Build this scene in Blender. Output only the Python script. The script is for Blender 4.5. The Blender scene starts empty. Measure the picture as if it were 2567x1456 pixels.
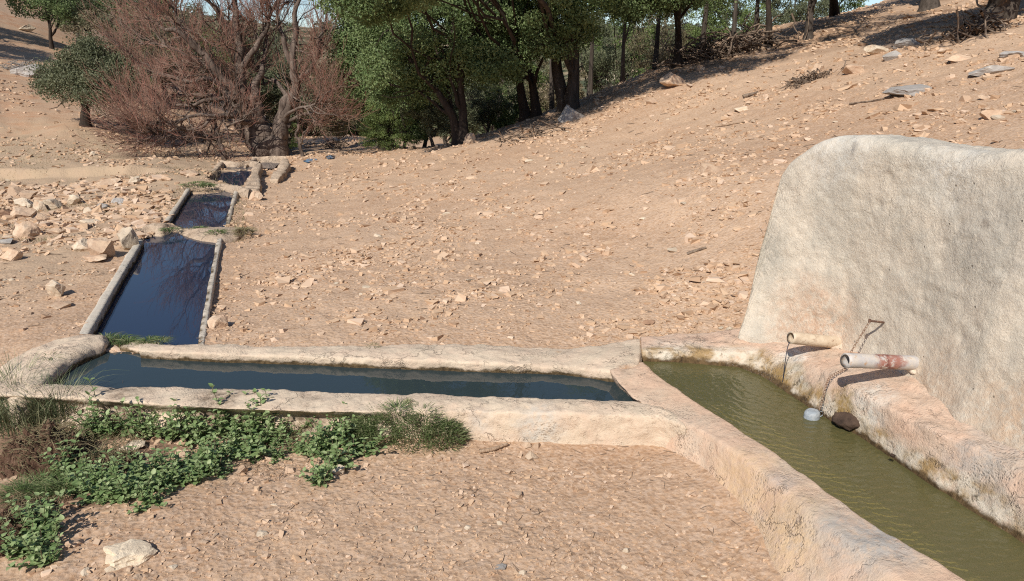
import bpy, math, random
import numpy as np
from mathutils import Vector, Matrix
R = math.radians
random.seed(7)
rng = np.random.default_rng(11)
scene = bpy.context.scene
COL = scene.collection

# ------------------------------------------------------------------ camera, sky, sun
F, CX, CY = 1900.0, 1283.5, 728.0
PITCH = R(16.9)
H = 2.2
cam_d = bpy.data.cameras.new('camera')
cam = bpy.data.objects.new('camera', cam_d)
COL.objects.link(cam)
cam.location = (0, 0, H)
cam.rotation_euler = (R(90) - PITCH, 0, 0)
cam_d.sensor_width = 36
cam_d.lens = 36 * F / 2567.0
cam_d.clip_start = 0.05
cam_d.clip_end = 5000
scene.camera = cam

SUN_EL, SUN_AZ = R(41), R(205)
world = bpy.data.worlds.new('World')
scene.world = world
world.use_nodes = True
wn = world.node_tree
bg = wn.nodes['Background']
sky = wn.nodes.new('ShaderNodeTexSky')
sky.sky_type = 'NISHITA'
sky.sun_disc = False
sky.sun_elevation = SUN_EL
sky.sun_rotation = SUN_AZ
sky.altitude = 1300
sky.air_density = 1.0
sky.dust_density = 0.6
sky.ozone_density = 2.5
wn.links.new(sky.outputs[0], bg.inputs[0])
bg.inputs[1].default_value = 0.095
sd = bpy.data.lights.new('sun', 'SUN')
sd.energy = 4.6
sd.angle = R(0.5)
sd.color = (1.0, 0.95, 0.87)
sun = bpy.data.objects.new('sun', sd)
COL.objects.link(sun)
sv = Vector((math.sin(SUN_AZ) * math.cos(SUN_EL), math.cos(SUN_AZ) * math.cos(SUN_EL), math.sin(SUN_EL)))
sun.rotation_euler = sv.to_track_quat('Z', 'Y').to_euler()
sun.location = sv * 40
scene.view_settings.view_transform = 'Standard'
scene.view_settings.look = 'None'
scene.view_settings.exposure = 0.24
scene.view_settings.gamma = 1.0
scene.cycles.max_bounces = 6
scene.cycles.transparent_max_bounces = 8
scene.cycles.diffuse_bounces = 3
scene.cycles.use_denoising = False
scene.cycles.use_adaptive_sampling = False
scene.cycles.pixel_filter_type = 'BLACKMAN_HARRIS'
scene.cycles.filter_width = 1.15
scene.cycles.sample_clamp_indirect = 4.0
scene.cycles.caustics_reflective = False
scene.cycles.caustics_refractive = False

# ------------------------------------------------------------------ geometry helpers
CP, SP = math.cos(PITCH), math.sin(PITCH)

def ray(u, v):
    a, b = (u - CX) / F, (v - CY) / F
    return np.array([a, CP - b * SP, -SP - b * CP])

def PZ(u, v, z):
    d = ray(u, v)
    return np.array([0, 0, H]) + d * ((z - H) / d[2])

def PY(u, v, y):
    d = ray(u, v)
    return np.array([0, 0, H]) + d * (y / d[1])

# gradient-ish value noise, numpy, 3D
def _hash(ix, iy, iz, seed):
    h = (ix * 374761393 + iy * 668265263 + iz * 2147483647 + seed * 1274126177) & 0xFFFFFFFF
    h = ((h ^ (h >> 13)) * 1274126177) & 0xFFFFFFFF
    h = h ^ (h >> 16)
    return (h & 0xFFFFFF) / float(0xFFFFFF) * 2 - 1

def vnoise(p, seed=0):
    p = np.asarray(p, dtype=np.float64)
    i = np.floor(p).astype(np.int64)
    f = p - i
    f = f * f * f * (f * (f * 6 - 15) + 10)
    r = 0
    for dx in (0, 1):
        wx = f[..., 0] if dx else 1 - f[..., 0]
        for dy in (0, 1):
            wy = f[..., 1] if dy else 1 - f[..., 1]
            for dz in (0, 1):
                wz = f[..., 2] if dz else 1 - f[..., 2]
                r = r + wx * wy * wz * _hash(i[..., 0] + dx, i[..., 1] + dy, i[..., 2] + dz, seed)
    return r

def fbm(p, octv=4, seed=0, gain=0.5):
    p = np.asarray(p, dtype=np.float64)
    a, s, t = 1.0, 0, 0
    for k in range(octv):
        s = s + a * vnoise(p * (2.03 ** k) + 17.3 * k, seed + k)
        t += a
        a *= gain
    return s / t

def fbm2(x, y, scale, octv=4, seed=0, gain=0.5):
    p = np.stack([np.asarray(x) * scale, np.asarray(y) * scale, np.zeros_like(np.asarray(x, dtype=float)) + 0.37 + seed], -1)
    return fbm(p, octv, seed, gain)

def mesh_np(name, V, Fc, mats, smooth=False, parent=None, loc=None, attr=None, midx=None, kind=None):
    V = np.asarray(V, dtype=np.float32)
    if not isinstance(Fc, (list, tuple)):
        Fc = [Fc]
    Fc = [np.asarray(f, dtype=np.int32) for f in Fc if len(f)]
    me = bpy.data.meshes.new(name)
    if loc is not None:
        V = V - np.asarray(loc, dtype=np.float32)
    me.vertices.add(len(V))
    me.vertices.foreach_set('co', V.ravel())
    loops = np.concatenate([f.ravel() for f in Fc])
    sizes = np.concatenate([np.full(len(f), f.shape[1]) for f in Fc])
    starts = np.concatenate([[0], np.cumsum(sizes)[:-1]])
    me.loops.add(len(loops))
    me.loops.foreach_set('vertex_index', loops)
    me.polygons.add(len(sizes))
    me.polygons.foreach_set('loop_start', starts.astype(np.int32))
    me.polygons.foreach_set('loop_total', sizes.astype(np.int32))
    me.polygons.foreach_set('use_smooth', np.full(len(sizes), bool(smooth)))
    if not isinstance(mats, (list, tuple)):
        mats = [mats]
    for m in mats:
        me.materials.append(m)
    if midx is not None:
        me.polygons.foreach_set('material_index', np.asarray(midx, dtype=np.int32))
    if attr is not None:
        at = me.attributes.new('rnd', 'FLOAT', 'POINT')
        at.data.foreach_set('value', np.asarray(attr, dtype=np.float32))
    me.update(calc_edges=True)
    me.validate()
    o = bpy.data.objects.new(name, me)
    COL.objects.link(o)
    if parent is not None:
        o.parent = parent
        if loc is not None:
            pl = np.array(parent.location)
            o.location = np.asarray(loc) - pl
        else:
            pl = np.array(parent.location)
            o.location = -pl
    elif loc is not None:
        o.location = loc
    if kind:
        o['kind'] = kind
    return o

def tag(o, label=None, cat=None, group=None, kind=None):
    if label: o['label'] = label
    if cat: o['category'] = cat
    if group: o['group'] = group
    if kind: o['kind'] = kind
    return o

def empty(name, loc, label, cat, group=None):
    o = bpy.data.objects.new(name, None)
    o.empty_display_size = 0.2
    COL.objects.link(o)
    o.location = loc
    return tag(o, label, cat, group)

def copy_tree(o, parent=None):
    c = o.copy()
    COL.objects.link(c)
    if parent is not None:
        c.parent = parent
    for ch in list(o.children):
        copy_tree(ch, c)
    return c

def densify(P, n_list):
    out = [P[0:1]]
    for i, n in enumerate(n_list):
        t = (np.arange(1, n + 1) / n).reshape((-1,) + (1,) * (P.ndim - 1))
        out.append(P[i] * (1 - t) + P[i + 1] * t)
    return np.concatenate(out, 0)

def smooth_axis0(P, it, lock=None):
    for _ in range(it):
        Q = P.copy()
        Q[1:-1] = 0.25 * P[:-2] + 0.5 * P[1:-1] + 0.25 * P[2:]
        if lock is not None:
            Q[lock] = P[lock]
        P = Q
    return P

def grid_faces(n, m, close_m=False):
    i, j = np.meshgrid(np.arange(n - 1), np.arange(m if close_m else m - 1), indexing='ij')
    j2 = (j + 1) % m
    return np.stack([i * m + j, i * m + j2, (i + 1) * m + j2, (i + 1) * m + j], -1).reshape(-1, 4)

def grid_normals(P):
    du = np.gradient(P, axis=0)
    dv = np.gradient(P, axis=1)
    n = np.cross(du, dv)
    return n / (np.linalg.norm(n, axis=-1, keepdims=True) + 1e-9)

def loft(name, ctrl, mat, parent=None, ds=0.016, sm_s=10, sm_p=3, amp=0.008, seed=0, rough=0.003, coarse=0.02, flip=False, dispmask=None, inner=None):
    """ctrl: stations x profile x 3 -> plastered, hand-trowelled surface"""
    C = np.asarray(ctrl, dtype=float)
    w = np.zeros(C.shape[:2]) if inner is None else np.broadcast_to(np.asarray(inner, float)[None], C.shape[:2])
    C = np.concatenate([C, w[..., None]], -1)
    ns = [max(1, int(math.ceil(np.linalg.norm((C[i + 1] - C[i])[..., :3], axis=-1).mean() / ds))) for i in range(len(C) - 1)]
    G = densify(C, ns)
    G = smooth_axis0(G, sm_s)
    G = np.swapaxes(G, 0, 1)
    npf = [max(1, int(math.ceil(np.linalg.norm((G[i + 1] - G[i])[..., :3], axis=-1).mean() / ds))) for i in range(G.shape[0] - 1)]
    G = densify(G, npf)
    G = smooth_axis0(G, sm_p)
    G = np.swapaxes(G, 0, 1)
    wa = G[..., 3]; G = G[..., :3]
    N = grid_normals(G)
    if flip:
        N = -N
    d = coarse * fbm(G * 2.2, 3, seed) + amp * fbm(G * 9.0, 3, seed + 5) + rough * fbm(G * 45.0, 3, seed + 9, 0.6)
    if dispmask is not None:
        d = d * dispmask(G)
    G = G + N * d[..., None]
    n, m = G.shape[:2]
    f = grid_faces(n, m)
    VV = [G.reshape(-1, 3)]; tris = []; base = n * m
    for row in (0, n - 1):
        idx = row * m + np.arange(m)
        VV.append(G[row].mean(0, keepdims=True))
        tr = np.stack([idx, np.roll(idx, -1), np.full(m, base)], 1)
        tris.append(tr if row else tr[:, ::-1]); base += 1
    tris = np.concatenate(tris)
    if flip:
        f = f[:, ::-1]; tris = tris[:, ::-1]
    o = mesh_np(name, np.concatenate(VV), [f, tris], mat, smooth=True, parent=parent, attr=np.concatenate([wa.ravel(), [0, 0]]))
    return o, G

def tube(pts, rad, sides=6, cap=True):
    """polyline -> verts, quads"""
    P = np.asarray(pts, dtype=float)
    n = len(P)
    rad = np.broadcast_to(np.asarray(rad, dtype=float), (n,))
    T = np.gradient(P, axis=0)
    T /= np.linalg.norm(T, axis=1, keepdims=True) + 1e-9
    ref = np.array([0.13, 0.21, 1.0]) if abs(T[0, 2]) < 0.8 else np.array([1.0, 0.2, 0.1])
    A = np.cross(T, ref); A /= np.linalg.norm(A, axis=1, keepdims=True) + 1e-9
    B = np.cross(T, A)
    ang = np.arange(sides) / sides * 2 * math.pi
    V = P[:, None] + rad[:, None, None] * (A[:, None] * np.cos(ang)[None, :, None] + B[:, None] * np.sin(ang)[None, :, None])
    return V.reshape(-1, 3), grid_faces(n, sides, True)

class MB:
    def __init__(self):
        self.V, self.F, self.n, self.A, self.T = [], [], 0, [], []
    def add(self, V, Fc, a=None, t=None):
        self.V.append(V)
        if Fc is not None and len(Fc): self.F.append(np.asarray(Fc) + self.n)
        if t is not None and len(t): self.T.append(np.asarray(t) + self.n)
        self.A.append(np.full(len(V), a if a is not None else 0.5) if np.isscalar(a) or a is None else a)
        self.n += len(V)
    def tube(self, pts, rad, sides=6, a=None):
        v, f = tube(pts, rad, sides)
        self.add(v, f, a)
    def build(self, name, mat, parent=None, smooth=True, loc=None, kind=None):
        fs = []
        if self.F: fs.append(np.concatenate(self.F))
        if self.T: fs.append(np.concatenate(self.T))
        return mesh_np(name, np.concatenate(self.V), fs, mat, smooth, parent, loc, attr=np.concatenate(self.A), kind=kind)

# ------------------------------------------------------------------ material helpers
class NT:
    def __init__(self, name):
        self.m = bpy.data.materials.new(name)
        self.m.use_nodes = True
        self.t = self.m.node_tree
        self.bsdf = self.t.nodes['Principled BSDF']
        self.out = self.t.nodes['Material Output']
        self.geo = self.n('ShaderNodeNewGeometry')
        self.pos = self.geo.outputs['Position']
        self.tc = self.n('ShaderNodeTexCoord').outputs['Object']
    def n(self, t, **k):
        x = self.t.nodes.new(t)
        for a, b in k.items():
            setattr(x, a, b)
        return x
    def l(self, a, b):
        self.t.links.new(a, b)
    def put(self, s, v):
        if isinstance(v, (int, float)): s.default_value = v
        elif isinstance(v, (tuple, list)):
            s.default_value = tuple(v) + ((1,) if len(v) == 3 and len(s.default_value) == 4 else ())
        else: self.l(v, s)
    def noise(self, scale, detail=4, rough=0.55, vec=None, dist=0.0, which=0):
        x = self.n('ShaderNodeTexNoise')
        x.inputs['Scale'].default_value = scale
        x.inputs['Detail'].default_value = detail
        x.inputs['Roughness'].default_value = rough
        x.inputs['Distortion'].default_value = dist
        self.l(vec if vec is not None else self.pos, x.inputs['Vector'])
        return x.outputs[which]
    def voro(self, scale, vec=None, feature='F1', rnd=1.0, out='Distance'):
        x = self.n('ShaderNodeTexVoronoi', feature=feature)
        x.inputs['Scale'].default_value = scale
        x.inputs['Randomness'].default_value = rnd
        self.l(vec if vec is not None else self.pos, x.inputs['Vector'])
        return x.outputs[out]
    def ramp(self, fac, a, b, interp='LINEAR', c0=(0, 0, 0), c1=(1, 1, 1)):
        x = self.n('ShaderNodeValToRGB')
        x.color_ramp.interpolation = interp
        e = x.color_ramp.elements
        e[0].position, e[1].position = a, b
        e[0].color, e[1].color = tuple(c0) + (1,), tuple(c1) + (1,)
        self.l(fac, x.inputs[0])
        return x.outputs[0]
    def mix(self, fac, a, b, mode='MIX'):
        x = self.n('ShaderNodeMix', data_type='RGBA', blend_type=mode)
        x.clamp_factor = True
        self.put(x.inputs[0], fac)
        self.put(x.inputs[6], a)
        self.put(x.inputs[7], b)
        return x.outputs[2]
    def math(self, op, a, b=0.0, c=None):
        x = self.n('ShaderNodeMath', operation=op)
        self.put(x.inputs[0], a); self.put(x.inputs[1], b)
        if c is not None: self.put(x.inputs[2], c)
        return x.outputs[0]
    def mapr(self, v, a, b, c=0.0, d=1.0, smooth=False):
        x = self.n('ShaderNodeMapRange')
        if smooth: x.interpolation_type = 'SMOOTHSTEP'
        self.put(x.inputs[0], v)
        for i, q in enumerate((a, b, c, d)):
            self.put(x.inputs[1 + i], q)
        return x.outputs[0]
    def vscale(self, vec, s, loc=(0, 0, 0)):
        x = self.n('ShaderNodeMapping')
        x.inputs['Scale'].default_value = s
        x.inputs['Location'].default_value = loc
        self.l(vec, x.inputs['Vector'])
        return x.outputs[0]
    def z(self, vec=None):
        x = self.n('ShaderNodeSeparateXYZ'); self.l(vec if vec is not None else self.pos, x.inputs[0]); return x.outputs[2]
    def attr(self, name='rnd'):
        x = self.n('ShaderNodeAttribute', attribute_name=name); return x.outputs['Fac']
    def near(self, p, r0, r1, distort=0.0, dscale=8):
        """1 inside r0 of p, 0 beyond r1"""
        v = self.pos
        if distort:
            nn = self.noise(dscale, 3, 0.6, which=1)
            s = self.n('ShaderNodeVectorMath', operation='SUBTRACT'); self.l(nn, s.inputs[0]); s.inputs[1].default_value = (0.5, 0.5, 0.5)
            q = self.n('ShaderNodeVectorMath', operation='SCALE'); self.l(s.outputs[0], q.inputs[0]); q.inputs['Scale'].default_value = distort
            ad = self.n('ShaderNodeVectorMath', operation='ADD'); self.l(q.outputs[0], ad.inputs[0]); self.l(self.pos, ad.inputs[1])
            v = ad.outputs[0]
        x = self.n('ShaderNodeVectorMath', operation='DISTANCE')
        self.l(v, x.inputs[0]); x.inputs[1].default_value = tuple(p)
        return self.mapr(x.outputs['Value'], r0, r1, 1.0, 0.0, True)
    def bump(self, h, strength=0.5, dist=0.01, prev=None):
        x = self.n('ShaderNodeBump')
        x.inputs['Strength'].default_value = strength
        x.inputs['Distance'].default_value = dist
        self.l(h, x.inputs['Height'])
        if prev is not None: self.l(prev, x.inputs['Normal'])
        return x.outputs[0]
    def fin(self, col, rough=0.9, normal=None, spec=0.25):
        self.put(self.bsdf.inputs['Base Color'], col)
        self.put(self.bsdf.inputs['Roughness'], rough)
        self.bsdf.inputs['Specular IOR Level'].default_value = spec
        if normal is not None: self.l(normal, self.bsdf.inputs['Normal'])
        return self.m
#@@MATS
# ------------------------------------------------------------------ ground material
def ground_mat():
    k = NT('dry_earth')
    big = k.noise(0.35, 3, 0.5)
    mid = k.noise(2.2, 5, 0.6)
    fine = k.noise(28, 6, 0.7)
    c = k.mix(k.ramp(mid, 0.35, 0.68), (0.405, 0.258, 0.156), (0.50, 0.335, 0.212))
    c = k.mix(k.ramp(big, 0.45, 0.62), c, (0.375, 0.222, 0.125))
    c = k.mix(k.ramp(fine, 0.35, 0.7), c, (0.53, 0.385, 0.275))
    # little flakes and crumbs: voronoi cells with their own tint
    vc = k.voro(55, out='Color')
    sep = k.n('ShaderNodeSeparateColor'); k.l(vc, sep.inputs[0])
    c = k.mix(k.mapr(sep.outputs[0], 0.75, 0.95, 0, 0.55), c, (0.56, 0.41, 0.30))
    c = k.mix(k.mapr(sep.outputs[1], 0.8, 1.0, 0, 0.5), c, (0.24, 0.14, 0.085))
    # left bank: greyer, dry grass tinge ; red track far left
    sx = k.n('ShaderNodeSeparateXYZ'); k.l(k.pos, sx.inputs[0])
    X, Y = sx.outputs[0], sx.outputs[1]
    nz = k.noise(0.8, 4, 0.6)
    xl = k.math('ADD', X, k.mapr(nz, 0.3, 0.7, -0.9, 0.9))
    # line left of the long troughs:  x < -2.2 - 0.25*(y-5)
    side = k.math('SUBTRACT', k.math('MULTIPLY_ADD', Y, -0.22, -2.2), xl)
    left = k.mapr(side, -0.2, 0.8, 0, 1, True)
    flat = k.mapr(Y, 5.5, 8.5, 0, 1, True)
    grey = k.mix(k.ramp(k.noise(3.0, 5, 0.65), 0.35, 0.65), (0.37, 0.275, 0.19), (0.43, 0.31, 0.205))
    gm = k.math('MULTIPLY', left, flat)
    c = k.mix(k.math('MULTIPLY', gm, 0.8), c, grey)
    farl = k.math('MULTIPLY', left, k.mapr(Y, 17.5, 20.5, 0, 1, True))
    c = k.mix(k.math('MULTIPLY', farl, k.ramp(k.noise(0.5, 8, 0.7), 0.35, 0.65)), c, k.mix(k.ramp(k.noise(2.2, 8, 0.75), .4, .6), (0.40, 0.20, 0.105), (0.50, 0.33, 0.21)))
    dg = k.math('MULTIPLY', gm, k.math('MULTIPLY', k.mapr(Y, 12.0, 15.5, 0, 1, True), k.mapr(Y, 22, 18, 0, 1, True)))
    c = k.mix(k.math('MULTIPLY', dg, k.ramp(k.noise(1.6, 6, 0.7), 0.4, 0.6)), c, (0.40, 0.295, 0.195))
    # damp dark soil under the plants and leaf litter with painted tree shade under the oaks
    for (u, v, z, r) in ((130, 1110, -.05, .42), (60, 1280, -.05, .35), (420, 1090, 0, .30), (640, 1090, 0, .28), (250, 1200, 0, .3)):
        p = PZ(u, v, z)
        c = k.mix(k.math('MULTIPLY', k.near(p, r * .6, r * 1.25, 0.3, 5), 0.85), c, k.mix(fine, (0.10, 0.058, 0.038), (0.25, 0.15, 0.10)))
    litter_shade = k.mapr(k.math('SUBTRACT', Y, k.math('MULTIPLY_ADD', X, -0.05, 15.4)), 0.0, 1.6, 0, 1, True)  # litter brown along the ridge, darkened further to stand in for crown shade
    litter_shade = k.math('MULTIPLY', litter_shade, k.mapr(X, -2.6, -1.4, 0, 1, True))
    litter_shade = k.math('MULTIPLY', litter_shade, k.ramp(k.noise(1.3, 6, 0.7), 0.38, 0.62))
    c = k.mix(k.math('MULTIPLY', litter_shade, 0.75), c, (0.17, 0.098, 0.058))
    # distant plateau: scrubby
    fr = k.math('SQRT', k.math('ADD', k.math('MULTIPLY', X, X), k.math('MULTIPLY', Y, Y)))
    fz = k.mapr(fr, 60, 110, 0, 1, True)
    sc = k.mix(k.ramp(k.noise(0.05, 6, 0.7), 0.46, 0.54), (0.33, 0.25, 0.16), (0.075, 0.085, 0.045))
    c = k.mix(fz, c, sc)
    h1 = k.noise(60, 8, 0.75)
    h2 = k.voro(38)
    h3 = k.noise(14, 5, 0.6, dist=0.6)
    h = k.math('ADD', k.math('MULTIPLY', h1, 0.5), k.math('ADD', k.math('MULTIPLY', h2, 0.45), k.math('MULTIPLY', h3, 0.9)))
    cl = k.math('MULTIPLY', k.mapr(k.voro(21), .0, .6, 1, 0), k.ramp(k.noise(1.9, 4, .6), .46, .62))
    h = k.math('ADD', h, k.math('MULTIPLY', cl, .5))
    c = k.mix(k.math('MULTIPLY', k.ramp(k.noise(5.5, 7, .75), .58, .66), .45), c, (0.27, 0.165, 0.10))
    nm = k.bump(h, 0.8, 0.015)
    return k.fin(c, 0.95, nm, 0.12)

def plaster_mat(name, a, b, dust, wl=None, grey_amt=0.5, dust_amt=0.5, bumpd=0.012, spots=(), wet=(0.07, 0.048, 0.025), wet_h=0.05, scale=1.0, ochre_band=0):
    k = NT(name)
    n1 = k.noise(1.7 * scale, 5, 0.6)
    n2 = k.noise(6.0 * scale, 6, 0.65)
    n3 = k.noise(45, 6, 0.7)
    c = k.mix(k.ramp(n1, 0.5 - .18, 0.5 + .14), a, b)
    c = k.mix(k.math('MULTIPLY', k.ramp(n2, 0.42, 0.62), dust_amt), c, dust)
    c = k.mix(k.math('MULTIPLY', k.ramp(n3, 0.45, 0.75), 0.45), c, tuple(min(1, q * 1.28) for q in a))
    pits = k.voro(24, feature='F1')
    c = k.mix(k.math('MULTIPLY', k.ramp(k.noise(70, 4, 0.7), 0.62, 0.74), 0.5), c, tuple(q * 0.45 for q in b))
    for (p, r0, r1, col, amt, dist) in spots:
        c = k.mix(k.math('MULTIPLY', k.near(p, r0, r1, dist, 9), k.math('MULTIPLY', k.ramp(k.noise(26, 5, 0.7), 0.32, 0.55), amt)), c, col)
    if wl is not None:
        zz = k.math('ADD', k.z(), k.mapr(n2, 0.3, 0.7, -0.022, 0.022))
        if ochre_band:
            z2 = k.math('ADD', k.z(), k.mapr(k.noise(4.5, 6, .7), 0.3, 0.7, -0.05, 0.05))
            ob_ = k.math('MULTIPLY', k.math('MULTIPLY', k.mapr(z2, wl + ochre_band * .5, wl + ochre_band, 1.0, 0.0, True), k.ramp(k.noise(11, 7, .75), .32, .50)), k.mapr(k.attr(), .4, .8))
            oc = k.mix(k.ramp(k.noise(6, 5, .6), .42, .56), (.30, .19, .07), (.62, .55, .44))
            oc = k.mix(k.ramp(k.noise(17, 5, .7), .58, .66), oc, (.06, .05, .025))
            c = k.mix(k.math('MULTIPLY', ob_, .85), c, oc)
        w = k.math('MULTIPLY', k.mapr(zz, wl + wet_h * 0.35, wl + wet_h, 1.0, 0.0, True), k.mapr(k.attr(), 0.2, 0.6))
        c = k.mix(w, c, k.mix(k.ramp(k.noise(30, 4), .4, .6), wet, tuple(q * 2.1 for q in wet)))
    cr = k.n('ShaderNodeTexVoronoi', feature='DISTANCE_TO_EDGE')
    cr.inputs['Scale'].default_value = 5.5
    dv = k.n('ShaderNodeVectorMath', operation='ADD'); k.l(k.pos, dv.inputs[0])
    q = k.n('ShaderNodeVectorMath', operation='SCALE'); k.l(k.noise(7, 4, 0.6, which=1), q.inputs[0]); q.inputs['Scale'].default_value = 0.35
    k.l(q.outputs[0], dv.inputs[1]); k.l(dv.outputs[0], cr.inputs['Vector'])
    crk = k.mapr(cr.outputs['Distance'], 0.0, 0.02, 0, 1)
    crm = k.math('MAXIMUM', crk, k.ramp(k.noise(1.9, 3, 0.5), 0.44, 0.56))
    ck = k.n('ShaderNodeTexVoronoi', feature='DISTANCE_TO_EDGE'); ck.inputs['Scale'].default_value = 2.3
    k.l(dv.outputs[0], ck.inputs['Vector'])
    line = k.math('MULTIPLY', k.mapr(ck.outputs['Distance'], 0.004, 0.013, 1.0, 0.0), k.ramp(k.noise(2.6, 4, .6), .50, .58))
    c = k.mix(k.math('MULTIPLY', line, .3), c, (.10, .07, .05))
    agg = k.math('MULTIPLY', k.ramp(k.noise(3.3, 5, .65), .54, .60), k.mapr(k.voro(75), .1, .55, 1, 0))
    c = k.mix(k.math('MULTIPLY', agg, .45), c, tuple(q * .55 for q in b))
    h = k.math('ADD', k.math('MULTIPLY', k.noise(22, 8, 0.72), 1.0), k.math('MULTIPLY', k.noise(95, 6, 0.7), 0.35))
    h = k.math('ADD', h, k.math('ADD', k.math('MULTIPLY', line, -.8), k.math('MULTIPLY', agg, -.35)))
    h = k.math('ADD', h, k.math('MULTIPLY', k.ramp(k.noise(15, 6, .7), .56, .70), -.5))
    if name == 'wall_plaster':
        pm_ = k.ramp(k.noise(1.6, 4, .6), .35, .62)
        h = k.math('ADD', k.math('MULTIPLY', k.noise(48, 9, 0.75, dist=.5), .5), k.math('MULTIPLY', k.math('MULTIPLY', k.noise(18, 8, .75, dist=1.0), pm_), 1.1))
        pt = k.ramp(k.voro(9), .035, .06)
        h = k.math('ADD', h, k.math('MULTIPLY', pt, .5))
        c = k.mix(k.math('MULTIPLY', k.math('SUBTRACT', 1.0, pt), .6), c, (.16, .13, .10))
        st_ = k.noise(5, 5, .6, vec=k.vscale(k.pos, (1, 1, .22)))
        c = k.mix(k.math('MULTIPLY', k.ramp(st_, .5, .66), .35), c, (.37, .35, .30))
    nm = k.bump(h, 0.8, bumpd)
    return k.fin(c, 0.93, nm, 0.15)

def water_mat(name, tint, ripple=0.35, rscale=14, dist=0.002, murk=None, murk_amt=0.35, rings=None):
    k = NT(name)
    t = k.t
    fr = k.n('ShaderNodeFresnel'); fr.inputs['IOR'].default_value = 1.42
    gl = k.n('ShaderNodeBsdfGlossy'); gl.inputs['Roughness'].default_value = 0.015
    tr = k.n('ShaderNodeBsdfTransparent'); tr.inputs[0].default_value = tuple(tint) + (1,)
    di = k.n('ShaderNodeBsdfDiffuse'); di.inputs[0].default_value = tuple(murk or (0.05, 0.05, 0.03)) + (1,)
    m1 = k.n('ShaderNodeMixShader'); m1.inputs[0].default_value = murk_amt
    k.l(tr.outputs[0], m1.inputs[1]); k.l(di.outputs[0], m1.inputs[2])
    m2 = k.n('ShaderNodeMixShader')
    h = k.noise(rscale, 3, 0.5, dist=0.8)
    if rings is not None:
        wv = k.n('ShaderNodeTexWave', wave_type='RINGS', rings_direction='SPHERICAL')
        wv.inputs['Scale'].default_value = 5.0; wv.inputs['Distortion'].default_value = 9.0; wv.inputs['Detail'].default_value = 3.0; wv.inputs['Detail Scale'].default_value = 1.6
        mp = k.n('ShaderNodeMapping'); mp.inputs['Location'].default_value = tuple(-rings); k.l(k.pos, mp.inputs['Vector']); k.l(mp.outputs[0], wv.inputs['Vector'])
        h = k.math('ADD', k.math('MULTIPLY', h, 1.0), k.math('MULTIPLY', wv.outputs['Fac'], .5))
    nm = k.bump(h, ripple, dist)
    k.l(nm, fr.inputs['Normal']); k.l(nm, gl.inputs['Normal'])
    k.l(fr.outputs[0], m2.inputs[0]); k.l(m1.outputs[0], m2.inputs[1]); k.l(gl.outputs[0], m2.inputs[2])
    k.l(m2.outputs[0], k.out.inputs['Surface'])
    t.nodes.remove(k.bsdf)
    return k.m

# ------------------------------------------------------------------ terrain
WZ0, WZ1, WZ2, WZ3, WZ4, WZ5 = 0.165, 0.135, 0.09, 0.02, -0.06, -0.10
ctl = []
def cz(u, v, z): ctl.append(PZ(u, v, z))
def cy(u, v, y): ctl.append(PY(u, v, y))
def cr(th, r, z): ctl.append(np.array([r * math.sin(R(th)), r * math.cos(R(th)), z]))
for u in (150, 700, 1300, 1900): cz(u, 1456, 0)
for u in (450, 800, 1200, 1600): cz(u, 1250, 0)
for u in (900, 1300, 1600): cz(u, 1115, 0.0)
cz(60, 1250, -.02); cz(0, 1050, 0.0); cz(300, 1080, -.02); cz(600, 1070, -.02)
for u, z in ((60, .17), (400, .14), (700, .15), (1000, .16), (1300, .17), (1560, .18), (1750, .20), (1860, .215)): cz(u, 846, z)
cz(20, 930, .12); cz(0, 860, .14)
cz(60, 780, .12); cz(170, 780, .12); cz(560, 780, .06); cz(620, 700, .07); cz(600, 620, .07); cz(900, 700, .15); cz(1283, 700, .22); cz(1700, 700, .37)
cz(270, 690, .13); cz(330, 600, .12); cz(100, 650, .08); cz(0, 600, .04)
cz(900, 600, .17); cz(1283, 600, .26); cz(1600, 600, .42); cz(1800, 600, .58)
cz(650, 540, .03); cz(400, 540, .08); cz(200, 520, .04); cz(0, 500, 0.0)
cz(700, 480, -.02); cz(1000, 500, .2); cz(1283, 500, .4); cz(1600, 480, .72); cz(1900, 450, 1.0)
cy(0, 440, 15.5); cy(250, 440, 15.3); cy(430, 430, 15.4); cy(500, 440, 14.6)
cy(760, 430, 16.3); cy(700, 455, 14.6)
cy(900, 420, 16.0); cy(1000, 400, 16.0); cy(1160, 352, 17.5); cy(1340, 292, 18.0); cy(1430, 285, 17.2); cy(1540, 235, 17.2)
cy(1700, 172, 17.5); cy(1800, 150, 17.6); cy(1930, 122, 18.0); cy(2090, 62, 19); cy(2300, 22, 20.0); cy(2480, 0, 18)
cy(1300, 400, 13.0); cy(1600, 350, 13.0); cy(1900, 250, 13.2); cy(2200, 150, 13.2); cy(2450, 80, 13.0)
cy(2000, 350, 9.66); cy(2300, 330, 8.3); cy(2567, 200, 9.1); cy(2567, 60, 13.6); cy(2567, -60, 19)
cy(680, 392, 20.0); cy(560, 398, 19.0); cy(800, 392, 19.5); cy(830, 372, 21.5); cy(900, 345, 25)
cy(400, 365, 20.5); cy(300, 335, 20.5); cy(215, 317, 20.0); cy(60, 330, 19.5); cy(500, 385, 19.5)
cy(0, 200, 25); cy(130, 122, 35); cy(0, 110, 32); cy(0, 150, 29); cy(250, 150, 35)
cr(-12, 30, -1.2); cr(-12, 45, -3.5); cr(-5, 24, -.6); cr(0, 24, -.2); cr(5, 24, .8); cr(10, 24, 1.6); cr(-5, 34, -2.5); cr(5, 34, -.6); cr(14, 34, 1.2)
cr(22, 30, 3.4); cr(30, 30, 5.2); cr(14, 24, 2.6); cr(25, 45, 3.5); cr(8, 50, -2.5)
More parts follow.
